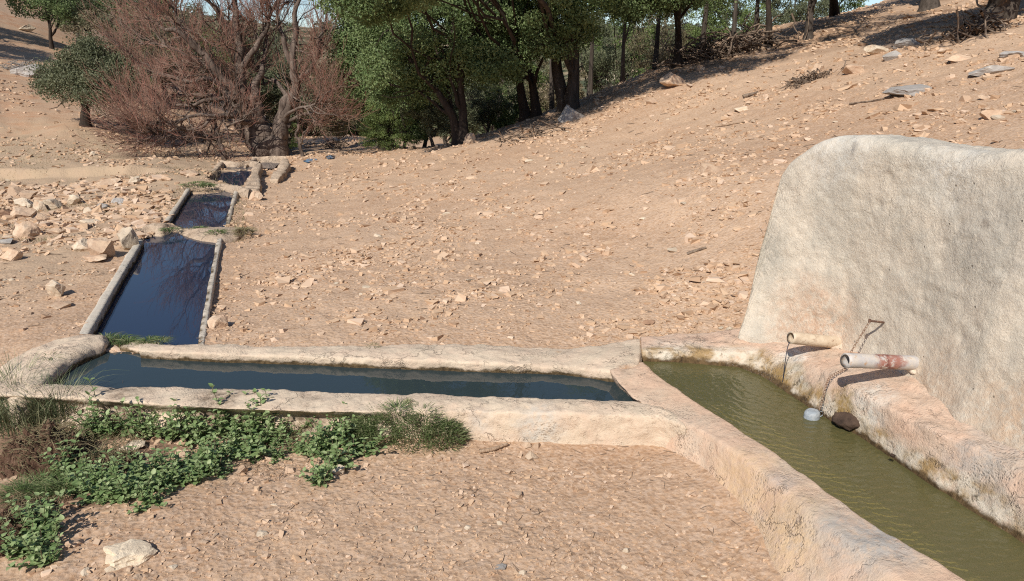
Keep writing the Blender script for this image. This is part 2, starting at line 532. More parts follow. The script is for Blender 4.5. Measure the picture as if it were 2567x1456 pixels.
cr(-30, 60, 5.5); cr(-22, 60, 0.5); cr(-30, 100, 8.5); cr(-14, 100, -3); cr(5, 100, -2); cr(25, 90, 4); cr(-22, 120, 3.5)
for th, z in ((-60, 30), (-34, 26), (-30, 25), (-25, 22), (-20, 19), (-12, 15), (0, 15), (15, 14), (30, 14), (60, 20)): cr(th, 360, z)
for th, z in ((-34, 12), (-14, 5), (0, 5), (20, 6), (40, 8)): cr(th, 200, z)
for th, z in ((-60, 0), (-90, 28), (60, 28), (90, 18)): cr(th, 1500, z)
for th, z in ((-60, 15), (-25, 20), (0, 10), (30, 10), (60, 15)): cr(th, 1500, z)
cr(-50, 3.5, 0); cr(-50, 8, .1); cr(-50, 18, 1.0); cr(-50, 35, 4.0); cr(-60, 80, 9)
cr(50, 3.6, .55); cr(50, 6, 1.6); cr(48, 10, 2.5); cr(50, 20, 5.0); cr(50, 40, 8.0); cr(32, 4.6, .75); cr(28, 5.6, .8); cr(26, 5.2, .6); cr(55, 90, 12)
for th in (-40, -20, 0, 20): cr(th, 1.5, 0.0)
for th in (40, ): cr(th, 1.3, 0.1)
ctl = np.array(ctl)

def tps_setup(pts):
    th = np.arctan2(pts[:, 0], pts[:, 1]) * 1.6
    lr = np.log(np.hypot(pts[:, 0], pts[:, 1]))
    X = np.stack([th, lr], 1)
    n = len(X)
    d = np.linalg.norm(X[:, None] - X[None], axis=-1)
    K = np.where(d > 0, d * d * np.log(d + 1e-12), 0) + np.eye(n) * 1e-4
    A = np.zeros((n + 3, n + 3)); A[:n, :n] = K
    A[:n, n] = 1; A[:n, n + 1:] = X; A[n, :n] = 1; A[n + 1:, :n] = X.T
    b = np.concatenate([pts[:, 2], [0, 0, 0]])
    return X, np.linalg.solve(A, b)
TX, TW = tps_setup(ctl)

def base_z(x, y):
    x = np.asarray(x, dtype=float); y = np.asarray(y, dtype=float)
    sh = x.shape
    r = np.clip(np.hypot(x, y), 1.5, 1500).ravel()
    th = np.clip(np.arctan2(x, y), R(-65), R(65)).ravel() * 1.6
    lr = np.log(r)
    out = np.zeros(len(r))
    for s in range(0, len(r), 20000):
        Q = np.stack([th[s:s + 20000], lr[s:s + 20000]], 1)
        d = np.sqrt(((Q[:, None] - TX[None]) ** 2).sum(-1))
        U = d * d * np.log(d + 1e-12)
        out[s:s + 20000] = U @ TW[:-3] + TW[-3] + Q @ TW[-2:]
    return out.reshape(sh)

def in_poly(x, y, poly):
    x = np.asarray(x); inside = np.zeros(x.shape, bool)
    n = len(poly)
    for i in range(n):
        x0, y0 = poly[i]; x1, y1 = poly[(i + 1) % n]
        c = ((y0 > y) != (y1 > y)) & (x < (x1 - x0) * (y - y0) / (y1 - y0 + 1e-12) + x0)
        inside ^= c
    return inside

def xy(L, z): return [tuple(PZ(u, v, z)[:2]) for u, v in L]
T1_FOOT = xy([(112, 962), (700, 990), (1300, 1015), (1600, 1020), (1580, 925), (1400, 905), (929, 885), (450, 873), (240, 862), (150, 890)], .2)
T0_FOOT = xy([(1600, 1015), (1700, 1030), (1800, 1085), (1915, 1180)], .19) + xy([(2070, 1320), (2250, 1420), (2600, 1680)], .27) + xy([(3000, 1700), (3000, 1330), (2720, 1180), (2567, 1085), (2420, 1000), (2330, 915), (2220, 870), (2110, 838), (1993, 824), (1880, 822), (1862, 838), (1750, 850), (1600, 860)], .30)
T2_FOOT = xy([(215, 845), (352, 601), (385, 585), (450, 575), (550, 590), (500, 870), (350, 870)], .12)
T3_FOOT = xy([(415, 565), (470, 482), (585, 476), (562, 572), (450, 575)], .06)
T4_FOOT = xy([(520, 458), (556, 424), (640, 422), (605, 468)], 0.0)
T5_FOOT = xy([(610, 417), (630, 405), (700, 404), (680, 422)], -.04)
FOOT = [(T1_FOOT, -.25), (T0_FOOT, -.25), (T2_FOOT, -.35), (T3_FOOT, -.4), (T4_FOOT, -.45), (T5_FOOT, -.4)]

def ground_z(x, y, detail=True):
    z = base_z(x, y)
    r = np.hypot(x, y)
    if detail:
        z = z + 0.020 * fbm2(x, y, 2.2, 3, 3) * np.clip(r / 5, .6, 2)
        z = z + 0.013 * fbm2(x, y, 9.0, 3, 8) + 0.007 * np.abs(fbm2(x, y, 24.0, 3, 14, .6)) - 0.010 * np.clip(fbm2(x, y, 6.0, 2, 63) - .25, 0, 1)
        ye = 15.3 + .5 * fbm2(x, y, .45, 3, 97) + .12 * fbm2(x, y, 2.5, 2, 98)
        z = z - .10 * np.exp(-((y - ye + .05) / .13) ** 2) * np.clip((-x - 6.8) / .8, 0, 1) * np.clip(.5 + 2 * fbm2(x, y, .9, 2, 99), 0, 1)
        z = z + .15 * np.clip((y - ye) / .10, 0, 1) * np.clip((18.5 - y) / 3, 0, 1) * np.clip((-x - 6.8) / .8, 0, 1)
        z = z + np.clip((r - 8) / 12, 0, 1) * 0.10 * fbm2(x, y, 0.7, 4, 21)
        # terracing of the trampled slope
        sl = np.clip((x + 1) / 3, 0, 1) * np.clip((y - 6) / 3, 0, 1)
        z = z + sl * 0.02 * np.abs(fbm2(x * .6, y * 1.7, 2.2, 3, 31))
        far = np.clip((r - 90) / 200, 0, 1)
        z = z + far * 5 * fbm2(x, y, 0.012, 4, 41)
    return z

def gz(x, y): return float(ground_z(np.array([float(x)]), np.array([float(y)]))[0])

def build_ground():
    th_f = np.arange(-46, 46.01, 0.17)
    th = np.concatenate([np.arange(-180, -46, 4.0), th_f, np.arange(50, 181, 4.0)])
    th[0] = -180; th[-1] = 180
    rr = [0.25]
    while rr[-1] < 1.6: rr.append(rr[-1] * 1.25)
    while rr[-1] < 24: rr.append(rr[-1] * 1.0062)
    while rr[-1] < 3000: rr.append(rr[-1] * 1.05)
    rr = np.array(rr)
    A, B = np.meshgrid(R(1) * th, rr, indexing='ij')
    x, y = B * np.sin(A), B * np.cos(A)
    z = ground_z(x, y)
    for poly, dep in FOOT:
        m = in_poly(x, y, poly)
        z = np.where(m, np.minimum(z, dep), z)
    V = np.stack([x, y, z], -1)
    f = grid_faces(len(th), len(rr))[:, ::-1]
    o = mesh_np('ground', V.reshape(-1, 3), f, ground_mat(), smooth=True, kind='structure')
    return o
build_ground()

# ------------------------------------------------------------------ fountain, basin and front trough
FINE = {'wall_plaster'}
cream, greyp, pink = (0.56, 0.455, 0.335), (0.43, 0.395, 0.335), (0.60, 0.40, 0.285)
crust = (0.72, 0.68, 0.60); ochre = (0.27, 0.17, 0.05); moss = (0.05, 0.045, 0.02)

# wall base line and wall plane
WB = [PZ(1868, 832, .33), PZ(1985, 845, .38), PZ(2110, 868, .42), PZ(2200, 905, .45), PZ(2300, 955, .48), PZ(2400, 1045, .46), PZ(2567, 1130, .46), PZ(2720, 1225, .46), PZ(2950, 1370, .46)]
a0, a1 = WB[0][:2], WB[6][:2]
wd = (a1 - a0) / np.linalg.norm(a1 - a0)
wnrm = np.array([wd[1], -wd[0]])
if wnrm[0] > 0: wnrm = -wnrm            # faces the basin
LEAN = 0.13
def wall_hit(u, v):
    """ray with the leaning wall front plane"""
    d = ray(u, v); o = np.array([0, 0, H])
    n3 = np.array([wnrm[0], wnrm[1], LEAN])
    p0 = np.array([a0[0], a0[1], .35])
    t = ((p0 - o) @ n3) / (d @ n3)
    return o + d * t
fount = empty('spring_fountain', tuple(PZ(2200, 1000, 0)), 'pale plastered spring fountain with a tall rounded slab wall, two spouts and a narrow basin', 'fountain')

outl = [(1868, 805), (1874, 760), (1885, 700), (1897, 620), (1912, 555), (1932, 495), (1958, 430), (1985, 392), (2030, 358), (2090, 341), (2150, 341), (2220, 346), (2330, 362), (2450, 376), (2567, 381), (2700, 385), (2950, 395)]
OP = np.array([wall_hit(*q) for q in outl])
OS = (OP[:, :2] - a0) @ wd
OS = np.maximum.accumulate(OS + np.arange(len(OS)) * 1e-4)
OZ = OP[:, 2]
BP = np.array(WB); BS = (BP[:, :2] - a0) @ wd; BO = ((BP[:, :2] - a0) @ wnrm)
order = np.argsort(BS); BS, BO, BPz = BS[order], BO[order], BP[order, 2]
print('wall s range', OS.min(), OS.max(), 'z', OZ.min(), OZ.max(), 'base off', BO)

wall_m = plaster_mat('wall_plaster', (0.645, 0.56, 0.445), (0.52, 0.475, 0.395), (0.69, 0.585, 0.46), dust_amt=.45, bumpd=.024, scale=.9,
    spots=[(wall_hit(2000, 820), .05, .50, (0.56, 0.37, 0.25), 1.0, .4), (wall_hit(2300, 980), .05, .42, (0.55, 0.40, 0.28), 0.7, .3),
           (wall_hit(2520, 1050), .02, .35, (0.55, 0.38, 0.25), 0.8, .3), (wall_hit(1920, 640), .02, .3, (0.33, .31, .26), 0.6, .4),
           (wall_hit(2100, 370), .05, .35, (0.70, .66, .58), .8, .4), (wall_hit(2380, 420), .05, .3, (0.68, .64, .56), .7, .4), (wall_hit(2500, 600), .1, .45, (.40, .37, .32), .5, .5), (wall_hit(2225, 508), .006, .016, (.05, .03, .02), 1.0, .01), (wall_hit(2462, 560), .012, .04, (.30, .25, .2), .9, .06), (wall_hit(2140, 372), .01, .05, (.25, .23, .21), .8, .12)])
def build_wall():
    s = np.concatenate([np.linspace(OS[0] - .005, OS[5], 40), np.linspace(OS[5], OS[-1], 150)[1:]])
    hz = np.interp(s, OS, OZ)
    hz = np.convolve(np.pad(hz, 3, mode='edge'), np.ones(7) / 7, 'valid')
    hz[0] = .30
    bo = np.interp(s, BS, BO); bz = np.interp(s, BS, BPz)
    prof_t = np.linspace(0, 1, 90)
    G = []
    for i in range(len(s)):
        top, b = hz[i], bz[i] - .25
        th = min(.36, .04 + (s[i] - s[0]) * .9)
        rows = []
        fl = max(0, 1 - (hz[i] - bz[i]) / 1.2)
        rr = min(.09, th * .45)
        for t in prof_t:               # front face, flared foot
            z = b + (top - rr - b) * t
            off = -LEAN * (z - .35) + bo[i] * max(0, 1 - max(0, z - bz[i]) / 1.25)
            foot = max(0, 1 - max(0, z - bz[i]) / .22)
            off += .03 * foot * foot
            rows.append((off, z))
        tf = rows[-1][0]
        for a in np.linspace(0, math.pi / 2, 9)[1:]:
            rows.append((tf - rr + rr * math.cos(a), top - rr + rr * math.sin(a)))
        for q in np.linspace(0, 1, 10)[1:]:
            rows.append((tf - rr - (th - 2 * rr) * q, top - .01 * q))
        for a in np.linspace(0, math.pi / 2, 6)[1:]:
            rows.append((tf - th + rr - rr * math.sin(a), top - rr + rr * math.cos(a)))
        for q in np.linspace(0, 1, 16)[1:]:
            rows.append((tf - th, top - rr + (b - .3 - top + rr) * q))
        P2 = a0 + wd * s[i]
        G.append([(P2[0] + wnrm[0] * o_, P2[1] + wnrm[1] * o_, z_) for o_, z_ in rows])
    G = np.array(G)
    N = grid_normals(G)
    if (N[100, 40, :2] @ wnrm) < 0: N = -N; fl_ = True
    else: fl_ = False
    d = .016 * fbm(G * 1.7, 3, 4) + .009 * fbm(G * 6, 4, 9) + .006 * fbm(G * 22, 3, 12, .6) - .007 * np.clip(fbm(G * 13, 3, 33) - .22, 0, 1) * 3 * (fbm(G * 1.5, 2, 34) > -.1)
    G = G + N * d[..., None]
    f = grid_faces(*G.shape[:2])
    if fl_: f = f[:, ::-1]
    # close the left end with a fan strip
    return mesh_np('back_wall', G.reshape(-1, 3), f, wall_m, smooth=True, parent=fount)
wall_o = build_wall()

sp2 = PZ(2000, 950, .28)
ledge_m = plaster_mat('ledge_plaster', (0.60, 0.42, 0.30), (0.52, 0.42, 0.33), (0.62, 0.40, 0.28), dust_amt=.55, bumpd=.018, wl=WZ0, wet=(0.07, .045, .022), wet_h=.045, ochre_band=.17,
    spots=[(PZ(1990, 900, .32), .04, .16, crust, .9, .2), (PZ(2180, 1030, .32), .05, .24, (.62, .57, .49), .9, .25), (PZ(1700, 893, .26), .1, .4, (.62, .55, .45), .8, .2),
           (PZ(1860, 895, .26), .03, .17, ochre, .85, .15), (PZ(1960, 935, .26), .05, .20, ochre, .85, .2), (PZ(2010, 975, .25), .03, .13, moss, .8, .2),
           (PZ(2115, 1025, .27), .05, .17, (.33, .22, .08), .9, .2), (PZ(1985, 945, .27), .02, .045, (.75, .73, .70), 1.0, .05), (PZ(2010, 950, .27), .01, .03, (.75, .73, .70), 1.0, .05),
           (PZ(1993, 922, .3), .01, .05, moss, .9, .06), (PZ(2235, 1150, .22), .01, .06, (.2, .14, .07), .9, .05), (PZ(2370, 1240, .22), .02, .09, (.36, .2, .09), .9, .1),
           (PZ(2480, 1190, .3), .05, .3, (.40, .37, .33), .8, .3)])
E = [((1875, 818, .31), (1893, 881, .265), (1850, 920)), ((1985, 835, .39), (1985, 887, .33), (1896, 937)),
     ((2110, 855, .43), (2058, 920, .38), (1979, 992)), ((2210, 890, .47), (2128, 968, .40), (2079, 1055)),
     ((2320, 940, .50), (2205, 1010, .42), (2166, 1100)), ((2430, 1030, .48), (2330, 1075, .43), (2270, 1172)),
     ((2590, 1115, .48), (2500, 1150, .43), (2391, 1254)), ((2760, 1215, .48), (2680, 1255, .43), (2567, 1365)), ((3000, 1340, .48), (2950, 1400, .43), (2800, 1530))]
st = []
for Wp, Ep, wl_ in E:
    w = PZ(*Wp); e = PZ(*Ep); q = PZ(wl_[0], wl_[1], WZ0)
    back = w + np.array([-wnrm[0] * .14, -wnrm[1] * .14, -.06])
    fl = q.copy(); fl[2] = -.12; fl[:2] += wnrm * .02
    st.append([back, w, (w + e) / 2 + np.array([0, 0, -.005]), e, (e + q) / 2 + np.array([0, 0, .01]), q, fl])
# left start: continue the basin's back rim
rim = [((1607, 846), (1609, 879), (1609, 906), .235), ((1681, 838), (1681, 880), (1681, 907), .24), ((1760, 834), (1765, 880), (1765, 913), .245)]
pre = []
for o_, e_, w_, z in rim:
    b = PZ(o_[0], o_[1], z); e = PZ(e_[0], e_[1], z); q = PZ(w_[0], w_[1], WZ0)
    back = b.copy(); back[1] += .1; back[2] -= .15
    fl = q.copy(); fl[2] = -.12
    pre.append([back, b, (b + e) / 2 + np.array([0, 0, .008]), e, (e + q) / 2, q, fl])
ledge, _ = loft('ledge', pre + st, ledge_m, parent=fount, ds=.014, sm_s=9, sm_p=3, amp=.014, coarse=.015, rough=.005, seed=3, flip=True, inner=(0,0,0,1,1,1,1))

near_m = plaster_mat('rim_plaster', (0.60, 0.44, 0.31), (0.50, 0.40, 0.31), (0.61, 0.40, 0.28), dust_amt=.6, bumpd=.012, wl=WZ0 - .03, wet_h=.03,
    spots=[(PZ(2070, 1290, .3), .02, .22, (.36, .345, .32), .95, .15), (PZ(2200, 1360, .3), .05, .25, (.40, .375, .34), .9, .2), (PZ(1960, 1190, .3), .02, .12, (.44, .38, .34), .7, .2),
           (PZ(2060, 1225, .32), .01, .05, (.60, .52, .42), .9, .05),
           (PZ(1850, 1230, .1), .05, .35, (.60, .42, .25), .8, .3), (PZ(1990, 1360, .1), .05, .35, (.62, .44, .26), .8, .3), (PZ(1560, 948, .15), .03, .12, (.10, .06, .035), .95, .12)])
D = [((1531, 928), (1612, 908), (1531, 940), .215), ((1548, 955), (1640, 934), (1552, 972), .215), ((1592, 1003), (1680, 962), (1600, 1012), .21), 
     ((1672, 1036), (1722, 991), (1645, 1114), .205), ((1768, 1082), (1812, 1047), (1755, 1184), .215), ((1850, 1138), (1890, 1102), (1830, 1266), .235), ((1940, 1205), (1985, 1167), (1885, 1350), .255),
     ((2035, 1288), (2080, 1238), (1925, 1425), .275), ((2137, 1363), (2175, 1302), (1960, 1485), .29), ((2230, 1430), (2290, 1370), (2010, 1570), .32), ((2430, 1580), (2470, 1475), (2150, 1730), .32), ((2700, 1850), (2760, 1680), (2400, 2000), .32)]
st = []
for o_, i_, b_, z in D:
    i = PZ(i_[0], i_[1], z); o = PZ(o_[0], o_[1], z)
    k = D.index((o_, i_, b_, z))
    b = PZ(b_[0], b_[1], .0 if k > 2 else .12)
    fl = i.copy(); fl[2] = -.12; fl[:2] += -np.array([0, 0])
    iw = i.copy(); iw[2] = WZ0 - .03
    b2 = b.copy(); b2[2] -= .2; 
    if k > 2: b2[:2] += (b[:2] - o[:2]) * .15
    midp = (o + b) / 2 + np.array([0, 0, -.015 if k > 3 else 0])
    st.append([fl, iw, i, (i + o) / 2 + np.array([0, 0, .006]), o, midp, b, b2])
nearw, _ = loft('basin_wall', st, near_m, parent=fount, ds=.014, sm_s=12, sm_p=2, amp=.008, coarse=.02, rough=.003, seed=23, flip=True, inner=(1,1,1,0,0,0,0,0))

def flat_poly(name, pts, z, mat, parent=None, kind=None, loc=None):
    V = [(p[0], p[1], z) for p in pts]
    me = bpy.data.meshes.new(name)
    import bmesh
    bm = bmesh.new()
    vs = [bm.verts.new(v) for v in V]
    f = bm.faces.new(vs)
    if f.normal.z < 0: f.normal_flip()
    bmesh.ops.recalc_face_normals(bm, faces=[f])
    bm.normal_update()
    if f.normal.z < 0: f.normal_flip()
    bmesh.ops.triangulate(bm, faces=[f])
    bm.to_mesh(me); bm.free()
    me.materials.append(mat)
    o = bpy.data.objects.new(name, me)
    COL.objects.link(o)
    if parent is not None:
        o.parent = parent
        o.location = -Vector(parent.location)
    if kind: o['kind'] = kind
    return o

def floor_mat(name, a, b):
    k = NT(name)
    c = k.mix(k.ramp(k.noise(4, 5, .65), .35, .65), a, b)
    return k.fin(c, .95, k.bump(k.noise(20, 5), .5, .02), .1)
basin_floor_m = floor_mat('algae_floor', (0.46, 0.38, 0.13), (0.34, 0.30, 0.12))
T0_W = [(1600, 900), (1760, 905), (1893, 915), (1985, 960), (2100, 1040), (2190, 1095), (2300, 1165), (2430, 1250), (2700, 1420), (2900, 1620), (2700, 1720), (2420, 1500), (2280, 1395), (2165, 1320), (2070, 1255), (1975, 1185), (1880, 1120), (1800, 1065), (1705, 1005), (1660, 975), (1600, 935)]
flat_poly('basin_floor', xy(T0_W, 0.0), -.11, basin_floor_m, parent=fount)
w0m = water_mat('basin_water', (0.82, 0.76, 0.58), ripple=.9, rscale=26, dist=.004, murk=(0.28, 0.255, 0.105), murk_amt=.34, rings=PZ(1990, 960, WZ0))
flat_poly('water', xy(T0_W, WZ0), WZ0, w0m, kind='structure')

# front trough
t1 = empty('watering_trough', tuple(PZ(850, 1000, 0)), 'long cream plastered water trough crossing the foreground, plants growing along its front', 'water trough')
rim_m = plaster_mat('trough_plaster', (0.60, 0.49, 0.365), (0.51, 0.41, 0.305), (0.60, 0.43, 0.315), dust_amt=.45, wl=WZ1, wet_h=.035,
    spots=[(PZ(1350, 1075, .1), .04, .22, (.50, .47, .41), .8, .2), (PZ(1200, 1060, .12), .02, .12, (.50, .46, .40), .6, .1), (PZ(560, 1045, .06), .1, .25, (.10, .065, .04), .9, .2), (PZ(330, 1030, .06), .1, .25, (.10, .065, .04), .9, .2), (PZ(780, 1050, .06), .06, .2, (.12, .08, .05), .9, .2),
           (PZ(1565, 930, .2), .02, .07, (.30, .16, .08), .9, .08), (PZ(1400, 885, .2), .0, .04, (.42, .22, .1), .6, .05)])
Bk = [((349, 861), (347, 879), .2), ((560, 864), (560, 889), .2), ((760, 867), (760, 895), .2), ((929, 866), (929, 901), .205), ((1022, 862), (1022, 901), .215), ((1150, 860), (1150, 906), .215), ((1278, 863), (1278, 912), .21),
      ((1400, 872), (1400, 919), .2), ((1490, 868), (1490, 925), .21), ((1530, 856), (1533, 930), .225), ((1570, 850), (1570, 922), .24), ((1606, 846), (1606, 912), .24), ((1609, 848), (1610, 914), .20)]
st = []
for o_, i_, z in Bk:
    o = PZ(o_[0], o_[1], z); i = PZ(i_[0], i_[1], z)
    ob = o.copy(); ob[1] += .05; ob[2] -= .14
    q = i.copy(); q[2] = WZ1; q[1] += .012
    fl = q.copy(); fl[2] = -.13
    st.append([ob, o, (o + i) / 2 + np.array([0, 0, .014]), i, q, fl])
loft('back_rim', st, rim_m, parent=t1, ds=.014, sm_s=10, sm_p=5, amp=.012, coarse=.018, rough=.004, seed=41, flip=True, inner=(0,0,0,1,1,1))
Fr = [((-120, 985), (-110, 950), (-150, 1030)), ((20, 993), (30, 957), (0, 1040)), ((200, 1000), (200, 962), (190, 1075)), ((353, 1012), (350, 966), (353, 1085)), ((560, 1026), (560, 971), (560, 1092)), ((757, 1032), (757, 977), (757, 1096)), ((883, 1034), (883, 981), (883, 1100)),
      ((1050, 1030), (1050, 985), (1050, 1102)), ((1162, 1030), (1162, 990), (1160, 1106)), ((1300, 1033), (1300, 994), (1300, 1110)), ((1450, 1038), (1450, 999), (1450, 1113)),
      ((1560, 1040), (1570, 1003), (1570, 1116)), ((1655, 1044), (1625, 1006), (1660, 1122)), ((1720, 1070), (1690, 1035), (1716, 1150))]
st = []
for n_, (o_, i_, b_) in enumerate(Fr):
    o = PZ(o_[0], o_[1], .195); i = PZ(i_[0], i_[1], .2)
    b = PZ(b_[0], b_[1], 0.0)
    fl = i.copy(); fl[2] = -.13; q = i.copy(); q[2] = WZ1 - .01
    b2 = b.copy(); b2[2] = -.2; b2[1] -= .02
    bb = (o + b) / 2
    if n_ < 7:   # eroded underside
        bb[1] += .10
    st.append([fl, q, i, (o + i) / 2 + np.array([0, 0, .012]), o, bb, b, b2])
loft('front_rim', st, rim_m, parent=t1, ds=.014, sm_s=10, sm_p=5, amp=.012, coarse=.022, rough=.004, seed=52, flip=True, inner=(1,1,1,0,0,0,0,0))
En = [((30, 1010), (106, 966), .2), ((-10, 955), (122, 945), .21), ((0, 915), (150, 915), .21), ((70, 880), (190, 890), .215), ((150, 852), (225, 876), .21), ((232, 838), (258, 866), .2), ((262, 842), (275, 858), .15)]
st = []
for o_, i_, z in En:
    o = PZ(o_[0], o_[1], z - .03); i = PZ(i_[0], i_[1], z)
    ob = o.copy(); ob[:2] += (o[:2] - i[:2]) * .12; ob[2] -= .25
    q = i.copy(); q[2] = WZ1; fl = i.copy(); fl[2] = -.13
    st.append([fl, q, i, (o * .35 + i * .65) + np.array([0, 0, .025]), o, ob])
loft('end_rim', st, rim_m, parent=t1, ds=.014, sm_s=8, sm_p=5, amp=.02, coarse=.03, rough=.006, seed=63, flip=True, inner=(1,1,1,0,0,0))
# low sill between the two troughs where the water runs over
st = []
for u, v0, v1, z in ((262, 870, 846, .12), (300, 872, 848, .155), (350, 876, 852, .17), (400, 880, 856, .2)):
    i = PZ(u, v0, z); o = PZ(u, v1, z - .01)
    i0 = i.copy(); i0[2] = -.1; o0 = o.copy(); o0[2] = -.1
    st.append([i0, i, o, o0])
loft('sill', st, rim_m, parent=t1, ds=.014, sm_s=4, sm_p=4, amp=.012, coarse=.01, rough=.005, seed=71, flip=True, inner=(1,1,0,0))
T1_W = [(95, 968), (140, 900), (205, 872), (260, 860), (345, 868), (500, 876), (900, 890), (1250, 902), (1500, 917), (1575, 925), (1640, 1015), (1300, 1005), (900, 992), (500, 980)]
flat_poly('trough_floor', xy(T1_W, .05), -.12, floor_mat('silt_floor', (0.13, 0.145, 0.095), (0.09, 0.10, 0.065)), parent=t1)
w1m = water_mat('trough_water', (0.55, 0.66, 0.56), ripple=.3, rscale=9, dist=.002, murk=(0.058, 0.085, 0.092), murk_amt=.5)
flat_poly('water', xy(T1_W, WZ1), WZ1, w1m, kind='structure')
# ------------------------------------------------------------------ the chain of troughs running down the slope
def hit(u, v, rmax=300, detail=False):
    d = ray(u, v)
    t = np.exp(np.linspace(math.log(1.5), math.log(rmax), 900))
    p = np.array([0, 0, H]) + d[None] * t[:, None]
    g = ground_z(p[:, 0], p[:, 1], detail)
    k = np.where(p[:, 2] < g)[0]
    if not len(k): return p[-1]
    k = k[0]
    if k == 0: return p[0]
    a, b = p[k - 1, 2] - g[k - 1], g[k] - p[k, 2]
    w = a / (a + b + 1e-12)
    q = p[k - 1] * (1 - w) + p[k] * w
    return q

conc_m = plaster_mat('old_concrete', (0.53, 0.475, 0.395), (0.44, 0.40, 0.335), (0.55, 0.42, 0.31), dust_amt=.4, bumpd=.01)
crust_m = plaster_mat('crusted_concrete', (0.56, 0.43, 0.31), (0.40, 0.31, 0.23), (0.30, 0.21, 0.14), dust_amt=.55, bumpd=.03)

def side_wall(name, parent, left, rows, mat, zb=-.4, wz=0.0, drop=.25, seed=0, amp=.006, coarse=.012, ds=.03, sm=3, rough=.003):
    """rows: (outer px, inner px, z_top)"""
    st = []
    for o_, i_, z in rows:
        o = PZ(o_[0], o_[1], z); i = PZ(i_[0], i_[1], z)
        ob = o.copy(); ob[2] -= drop
        q = i.copy(); q[2] = wz; fl = i.copy(); fl[2] = zb
        st.append([ob, o, i, q, fl])
    return loft(name, st, mat, parent=parent, ds=ds, sm_s=sm, sm_p=1, amp=amp, coarse=coarse, rough=rough, seed=seed, flip=left, inner=(0, 0, 1, 1, 1))

def trough(label, u, v, z):
    return empty('watering_trough', tuple(PZ(u, v, z)), label, 'water trough', 'water troughs stepping down the slope')
def lip(name, parent, rows, mat, seed, amp=.02, coarse=.03, ds=.025):
    """rows: front px (z), back px (z), crest height"""
    st = []
    for f_, zf, b_, zb in rows:
        f = PZ(f_[0], f_[1], zf); b = PZ(b_[0], b_[1], zb)
        f0 = f.copy(); f0[2] -= .3; b0 = b.copy(); b0[2] -= .3
        m = (f + b) / 2; m[2] = max(zf, zb) + .05
        st.append([f0, f, m, b, b0])
    return loft(name, st, mat, parent=parent, ds=ds, sm_s=4, sm_p=3, amp=amp, coarse=coarse, rough=.008, seed=seed, flip=True)

c2 = plaster_mat('trough_concrete', (0.53, 0.475, 0.395), (0.44, 0.40, 0.335), (0.55, 0.42, 0.31), dust_amt=.3, bumpd=.008, wl=WZ2, wet_h=.05)
t2 = trough('long straight concrete trough full of deep blue water, running away from the foreground trough', 400, 720, .05)
side_wall('side_wall', t2, False, [((192, 842), (219, 842), .17), ((260, 730), (282, 730), .17), ((312, 645), (332, 645), .17), ((343, 600), (359, 600), .17)], c2, wz=WZ2, seed=2, ds=.018, rough=.0012)
side_wall('side_wall', t2, True, [((512, 862), (494, 862), .125), ((534, 720), (520, 720), .125), ((549, 635), (537, 635), .125), ((559, 584), (546, 584), .125)], c2, wz=WZ2, seed=5, ds=.018, rough=.0012)
lip('end_wall', t2, [((330, 602), .06, (342, 585), .12), ((372, 588), .10, (385, 566), .16), ((405, 592), .10, (415, 560), .17), ((440, 582), .085, (447, 571), .07), ((470, 593), .10, (468, 577), .10),
                     ((505, 602), .10, (505, 570), .13), ((545, 606), .11, (550, 567), .13), ((590, 598), .09, (600, 572), .10), ((635, 590), .02, (630, 578), .0)], crust_m, 8)
T2_W = [(222, 850), (350, 602), (372, 575), (560, 580), (503, 870), (340, 872), (250, 868)]
flat_poly('water', xy(T2_W, WZ2), WZ2, water_mat('clear_water', (0.45, 0.43, 0.38), ripple=.12, rscale=5, dist=.0012, murk=(0.036, 0.055, 0.105), murk_amt=.5), kind='structure')
flat_poly('trough_floor', xy(T2_W, -.1), -.22, floor_mat('dark_silt', (0.07, 0.055, 0.045), (0.045, 0.04, 0.035)), parent=t2)
dark_silt = bpy.data.materials['dark_silt']; clear_w = bpy.data.materials['clear_water']

t3 = trough('second concrete trough down the slope, shorter, with dark mirror-still water', 500, 520, 0)
c3 = plaster_mat('trough_concrete_worn', (0.50, 0.44, 0.36), (0.42, 0.37, 0.30), (0.52, 0.38, 0.27), dust_amt=.3, bumpd=.01, wl=WZ3, wet_h=.05)
side_wall('side_wall', t3, False, [((401, 562), (417, 563), .10), ((436, 515), (449, 515), .10), ((466, 472), (477, 472), .10)], c3, wz=WZ3, zb=-.5, seed=12, ds=.035)
side_wall('side_wall', t3, True, [((574, 574), (560, 574), .06), ((585, 520), (574, 520), .06), ((598, 474), (588, 474), .07)], c3, wz=WZ3, zb=-.5, seed=15, ds=.035, coarse=.03)
lip('end_wall', t3, [((455, 478), .05, (462, 468), .1), ((480, 478), .03, (490, 466), .1), ((520, 476), .03, (530, 463), .08), ((560, 474), .05, (566, 464), .08), ((590, 480), .06, (606, 468), .1), ((622, 492), .05, (630, 478), .08)], crust_m, 18)
T3_W = [(412, 570), (478, 470), (592, 468), (562, 582)]
flat_poly('water', xy(T3_W, WZ3), WZ3, clear_w, kind='structure')
flat_poly('trough_floor', xy(T3_W, -.2), -.32, dark_silt, parent=t3)

